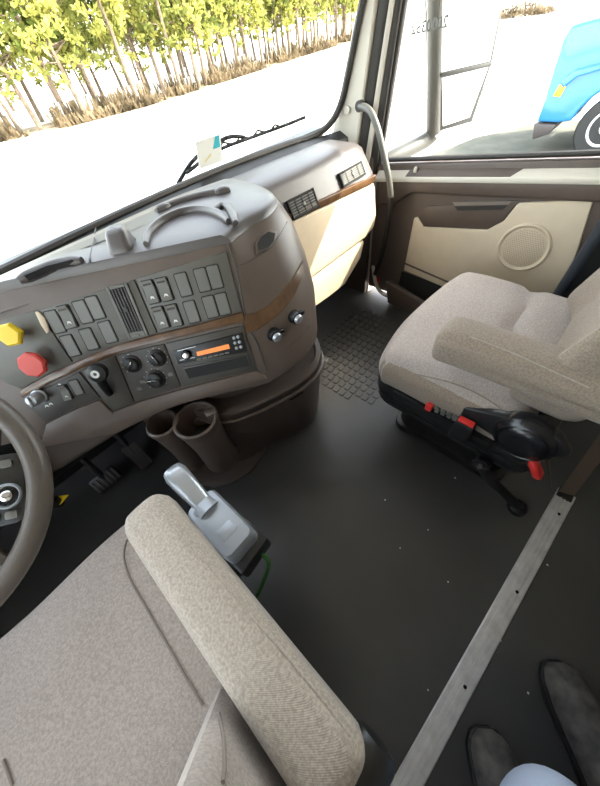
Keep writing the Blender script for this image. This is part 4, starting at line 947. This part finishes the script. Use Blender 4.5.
# ------------------------------------------------------------------ passenger seat
ps = thing('passenger_seat', 'beige fabric passenger seat on a black base by the door', 'seat', (0.89, 0.1, 0.0))
def pdf(p, q):
    p = p.copy()
    if q.z > 0:
        p.z += 0.018 * max(0, 1 - q.x * q.x) * max(0, 1 - q.y * q.y)
        g = math.exp(-((p.y + 0.075 - 0.08 * p.x) / 0.022) ** 2) * max(0, min(1, (p.x + 0.22) * 5)); p.z -= 0.016 * g
    k = max(0, q.y) ** 2; p.y -= 0.05 * k * max(0, q.x) ** 2 + 0.045 * k * max(0, -q.x) ** 2
    if q.y > 0.3: p.z -= 0.03 * (q.y - 0.3) ** 2
    p.z += 0.003 * math.sin(p.x * 23) * math.sin(p.y * 19 + 1)
    return p
cu = cushion((0.300, 0.235, 0.068), 0.055, 22, pdf); xform(cu, Matrix.Translation((0.885, 0.125, 0.412)))
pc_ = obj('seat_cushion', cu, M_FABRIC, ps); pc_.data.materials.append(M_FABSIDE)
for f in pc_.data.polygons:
    if f.normal.x < -0.72 and f.center.z < 0.045: f.material_index = 1  # near side coloured tan for the warmer light falling on it
PB = bvh_of(pc_)
seat_seam(PB, [(384, 368), (420, 375), (455, 384), (485, 398), (505, 412)], 0.002, pc_, M_FABSIDE, 'seam')
am = cushion((0.056, 0.225, 0.050), 0.028, 20, arm_def); xform(am, Matrix.Translation((0.660, -0.045, 0.592)) @ Matrix.Rotation(math.radians(1.5), 4, 'Z') @ Matrix.Rotation(math.radians(-2), 4, 'X'))
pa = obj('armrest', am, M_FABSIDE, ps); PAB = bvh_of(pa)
seat_seam(PAB, [(441, 326), (470, 337), (510, 352), (550, 370), (590, 388)], 0.0011, pa, M_FABRIB, 'seam')
bk = cushion((0.255, 0.065, 0.33), 0.05, 20, bdef); xform(bk, Matrix.Translation((0.890, -0.115, 0.80)))
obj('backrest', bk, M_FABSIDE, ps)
obj('headrest', xform(cushion((0.13, 0.045, 0.09), 0.04, 10), Matrix.Translation((0.905, -0.33, 1.24))), M_FABRIC, ps)
def rr_base(x0, x1, y0, y1, z0, z1, r, bev=0.008):
    return prism(Frame(((x0 + x1) / 2, (y0 + y1) / 2, 0), (1, 0, 0), (0, 1, 0)), rrect(x1 - x0, y1 - y0, r, 6), z0, z1, bev, 2)
obj('seat_pan', rr_base(0.595, 1.16, -0.18, 0.335, 0.315, 0.352, 0.07), M_BLACK, ps)
obj('bellows_fold', rr_base(0.602, 1.15, -0.19, 0.335, 0.275, 0.305, 0.07, 0.012), M_BLACK, ps)
obj('bellows_fold', rr_base(0.607, 1.15, -0.19, 0.332, 0.240, 0.270, 0.07, 0.012), M_BLACK, ps)
obj('bellows_fold', rr_base(0.635, 1.13, -0.18, 0.310, 0.200, 0.235, 0.07, 0.012), M_BLACK, ps)
obj('bellows_core', rr_base(0.70, 1.09, -0.15, 0.255, 0.03, 0.32, 0.06, 0.01), M_BLACK, ps)
obj('base_plate', rr_base(0.69, 1.10, -0.17, 0.265, 0.0, 0.03, 0.05), M_BLACK, ps)
# control strip along the near side
FPS = Frame((0.592, 0, 0), (0, -1, 0), (0, 0, 1))
cs = obj('control_strip', prism(FPS, [(-0.24, 0.330), (-0.02, 0.325), (0.06, 0.33), (0.06, 0.365), (-0.24, 0.368)], -0.01, 0.012, 0.004), M_BLACK, ps)
u, v = FPS.uv(429, 407, 0.016); obj('red_lever', prism(FPS, [(u + a, v + b) for a, b in rrect(0.020, 0.026, 0.004, 3)], 0.008, 0.022, 0.003), M_RED, cs)
for k in range(4):
    u, v = FPS.uv(437 + k * 6.0, 410 + k * 2.7, 0.014); obj('control_key', prism(FPS, [(u + a, v + b) for a, b in rrect(0.012, 0.022, 0.002, 2)], 0.010, 0.017, 0.001), M_SWITCH, cs)
u, v = FPS.uv(462, 428, 0.025)
bkl = obj('belt_buckle', prism(FPS, [(u - 0.024, v - 0.045), (u + 0.028, v - 0.045), (u + 0.026, v + 0.035), (u - 0.022, v + 0.035)], 0.012, 0.042, 0.005), M_BLACK, ps)
obj('red_button', prism(Frame(FPS.p(u + 0.002, v + 0.035, 0.027), (0, -1, 0), (1, 0, 0)), rrect(0.040, 0.020, 0.003, 2), -0.001, 0.004, 0.001) if False else box((0.592 - 0.037, -(u + 0.022), v + 0.033), (0.592 - 0.017, -(u - 0.018), v + 0.039), 0.0015), M_RED, bkl)
# recliner cover
u, v = FPS.uv(522, 437, 0.03)
u, v = FPS.uv(520, 446, 0.03)
rc = obj('recliner_cover', lathe(FPS, [(0.070, -0.02), (0.070, 0.004), (0.064, 0.018), (0.056, 0.024), (0.052, 0.020), (0.046, 0.028), (0.030, 0.033), (0.008, 0.035)], 36, (u, v)), M_BLACKS, ps)
obj('side_shield', prism(FPS, [(u - 0.15, v - 0.03), (u + 0.04, v - 0.06), (u + 0.09, v + 0.02), (u + 0.05, v + 0.06), (u - 0.03, v + 0.055), (u - 0.15, v + 0.005)], -0.02, 0.010, 0.008), M_BLACK, ps)
q = PX(536, 469, 0.575); qa = PX(532, 457, 0.575); qb = PX(540, 479, 0.575); fr = Frame(q, qb - qa, (1, 0, 0))
obj('red_handle', loft([[fr.p(t, x, y) for x, y in rrect(w, w * .7, w * .3, 4)] for t, w in ((-0.034, 0.016), (-0.026, 0.028), (0.020, 0.032), (0.030, 0.020))]), M_RED, ps)
obj('handle_stem', tube([fr.p(-0.02, 0, 0), fr.p(-0.10, 0.0, 0.0) + V((0.03, 0, 0.0))], 0.005, 8), M_BLACK, ps)

# tether strap hanging from the seat to the floor
tt = thing('seat_tether', 'black tether strap with metal bolt from the passenger seat to the floor', 'strap', PZ(495, 490, 0.0))
t0, t1, t2, t3 = PX(481, 464, 0.575), PZ(490, 480, 0.13), PZ(502, 490, 0.07), PZ(518, 507, 0.012)
pa_ = smooth_path([t0, t1, t2, t3], 5)
rg = []
for i, p in enumerate(pa_):
    t = (pa_[min(i + 1, len(pa_) - 1)] - pa_[max(i - 1, 0)]).normalized(); s = t.cross(wray(497, 487)).normalized(); n = s.cross(t).normalized(); w = 0.017 + (0.004 if i < 3 else 0)
    rg.append([p + s * w + n * .003, p - s * w + n * .003, p - s * w - n * .003, p + s * w - n * .003])
obj('strap', tube(pa_, 0.0155, 10), M_BLACK, tt)
obj('upper_anchor', lathe(Frame(t0, (0, -1, 0), (0, 0, 1)), [(0.024, -0.012), (0.024, 0.004), (0.018, 0.008)], 20), M_BLACKS, tt)
obj('bolt', lathe(Frame(t0, (0, -1, 0), (0, 0, 1)), [(0.010, 0.006), (0.010, 0.014), (0.006, 0.016)], 6), M_CHROME, tt)
obj('floor_anchor', lathe(Frame(V((t3.x, t3.y, 0)), (1, 0, 0), (0, 1, 0)), [(0.030, 0.0), (0.028, 0.014), (0.016, 0.018), (0.012, 0.024), (0.003, 0.025)], 20), M_BLACKS, tt)

# brown belt webbing down to the floor behind the seat
bl = thing('seat_belt', 'brown seat belt webbing running down to the floor behind the passenger seat', 'seat belt', PZ(566, 493, 0.0))
e0 = PZ(566, 494, 0.01); e1 = V((0.80, -0.36, 0.30)); e2 = V((1.36, -0.12, 0.95))
e1 = PZ(597, 452, 0.20)
rg = []
for p, w in ((e0, 0.022), (e0 * .5 + e1 * .5, 0.022), (e1, 0.022), (e1 + (e1 - e0) * 1.0, 0.022)):
    s = V((0.35, -0.9, 0.2)).normalized(); rg.append([p + s * w, p - s * w, p - s * w + V((0, 0, .002)), p + s * w + V((0, 0, .002))])
obj('webbing', loft(rg), M_BELT, bl, False)
obj('anchor_plate', box((e0.x - 0.02, e0.y - 0.022, 0.0), (e0.x + 0.025, e0.y + 0.022, 0.012), 0.003), M_BLACK, bl)
obj('inner_strap', tube(smooth_path([PZ(547, 445, 0.30), PZ(549, 465, 0.22), PZ(551, 487, 0.08)], 5), 0.012, 8, flat=0.2), M_BELT, bl)

# ------------------------------------------------------------------ the person behind the camera: boots and jeans
pe = thing('person', 'person sitting in dusty dark boots and pale blue jeans', 'person', (0.05, -0.60, 0.0))
def limb_mesh(pts, rads, sub=3):
    me = bpy.data.meshes.new('legs'); me.from_pydata([tuple(p) for p in pts[0]], pts[1], [])
    o = bpy.data.objects.new('legs', me); COL.objects.link(o)
    o.modifiers.new('skin', 'SKIN'); s = o.modifiers.new('sub', 'SUBSURF'); s.levels = sub; s.render_levels = sub
    sv = me.skin_vertices[0].data
    for i, r in enumerate(rads): sv[i].radius = (r, r)
    sv[0].use_root = True
    bpy.context.view_layer.update()
    ev = bpy.data.meshes.new_from_object(o.evaluated_get(bpy.context.evaluated_depsgraph_get())); bpy.data.objects.remove(o); return ev
AX = V((0.75, 0.66, 0)).normalized()
T0 = PZ(489, 733, 0.05); T1 = PZ(562, 664, 0.05)
F0 = V((T0.x, T0.y, 0)) - AX * 0.245; F1 = V((T1.x, T1.y, 0)) - AX * 0.245
hc = V((-0.12, -0.80, 0.60)); sd0 = V((-0.66, 0.75, 0))
k0 = V((0.024, -0.312, 0.475)); k1 = V((0.275, -0.425, 0.475))
verts = [hc, hc + sd0 * 0.09 + V((0, 0, -0.02)), (hc + sd0 * 0.08) * .45 + k0 * .55, k0, F0 * .5 + k0 * .5 + V((0.0, -0.01, 0)), V((F0.x, F0.y, 0.13)),
         hc - sd0 * 0.09 + V((0, 0, -0.02)), (hc - sd0 * 0.08) * .45 + k1 * .55, k1, F1 * .5 + k1 * .5 + V((0.0, -0.01, 0)), V((F1.x, F1.y, 0.13)), hc + V((-0.03, -0.03, 0.16))]
eds = [(0, 1), (1, 2), (2, 3), (3, 4), (4, 5), (0, 6), (6, 7), (7, 8), (8, 9), (9, 10), (0, 11)]
ev = limb_mesh((verts, eds), [0.12, 0.095, 0.085, 0.068, 0.062, 0.056, 0.095, 0.085, 0.068, 0.062, 0.056, 0.13])
ev.materials.clear(); ev.materials.append(M_DENIM)
ev.polygons.foreach_set('use_smooth', [True] * len(ev.polygons))
place('jeans', ev, Matrix.Identity(4), pe)
for F in (F0, F1):
    sd = V((AX.y, -AX.x, 0)); rg = []
    for t, w, h in ((-0.09, 0.020, 0.05), (-0.075, 0.034, 0.10), (-0.03, 0.042, 0.155), (0.04, 0.044, 0.150), (0.10, 0.046, 0.105), (0.16, 0.050, 0.082), (0.21, 0.047, 0.072), (0.235, 0.036, 0.060), (0.247, 0.018, 0.042)):
        c = F + AX * t
        rg.append([c + sd * (w * math.cos(a)) + V((0, 0, max(0.0, h * 0.5 + h * 0.5 * (math.sin(a) if math.sin(a) < 0 else math.sin(a) ** .8)))) for a in [2 * math.pi * k / 16 for k in range(16)]])
    bt_ = obj('boot', loft(rg), M_BOOT, pe)
    so = [(-0.092, 0.022), (-0.07, 0.038), (0.0, 0.040), (0.08, 0.040), (0.16, 0.053), (0.22, 0.048), (0.245, 0.032), (0.252, 0.012)]
    pl_ = [(F + AX * t + sd * w) for t, w in so] + [(F + AX * t - sd * w) for t, w in reversed(so)]
    obj('sole', prism(WORLD, [(p.x, p.y) for p in pl_], 0.0, 0.022, 0.004), M_BLACK, bt_)
bu = thing('sleeper_bunk', 'sleeper bunk with a grey mattress behind the seats', 'bunk', (0.25, -1.3, 0.0))
obj('bunk_base', box((-0.92, -1.74, 0.0), (1.38, -0.80, 0.34), 0.02), M_TAUPE, bu)
obj('mattress', xform(cushion((1.14, 0.47, 0.06), 0.04, 12), Matrix.Translation((0.23, -1.26, 0.40))), M_FABRIC, bu)
# crumbs and grit on the floor
rnd = random.Random(9)
for px, py in ((547, 565), (448, 582), (428, 690), (528, 693), (400, 548), (428, 530), (484, 626), (455, 478), (385, 500), (500, 640)):
    p = PZ(px, py, 0.0); r = rnd.uniform(0.002, 0.0042)
    bm = new_bm(); bmesh.ops.create_icosphere(bm, subdivisions=1, radius=r)
    for v in bm.verts: v.co = V((v.co.x * rnd.uniform(.7, 1.4), v.co.y * rnd.uniform(.7, 1.4), v.co.z * .6)) + V((p.x, p.y, r * .5))
    tag(obj('crumb', bm, M_WHITE, None, False), 'tiny pale crumb lying on the black rubber floor', 'crumb', 'crumbs on the floor')
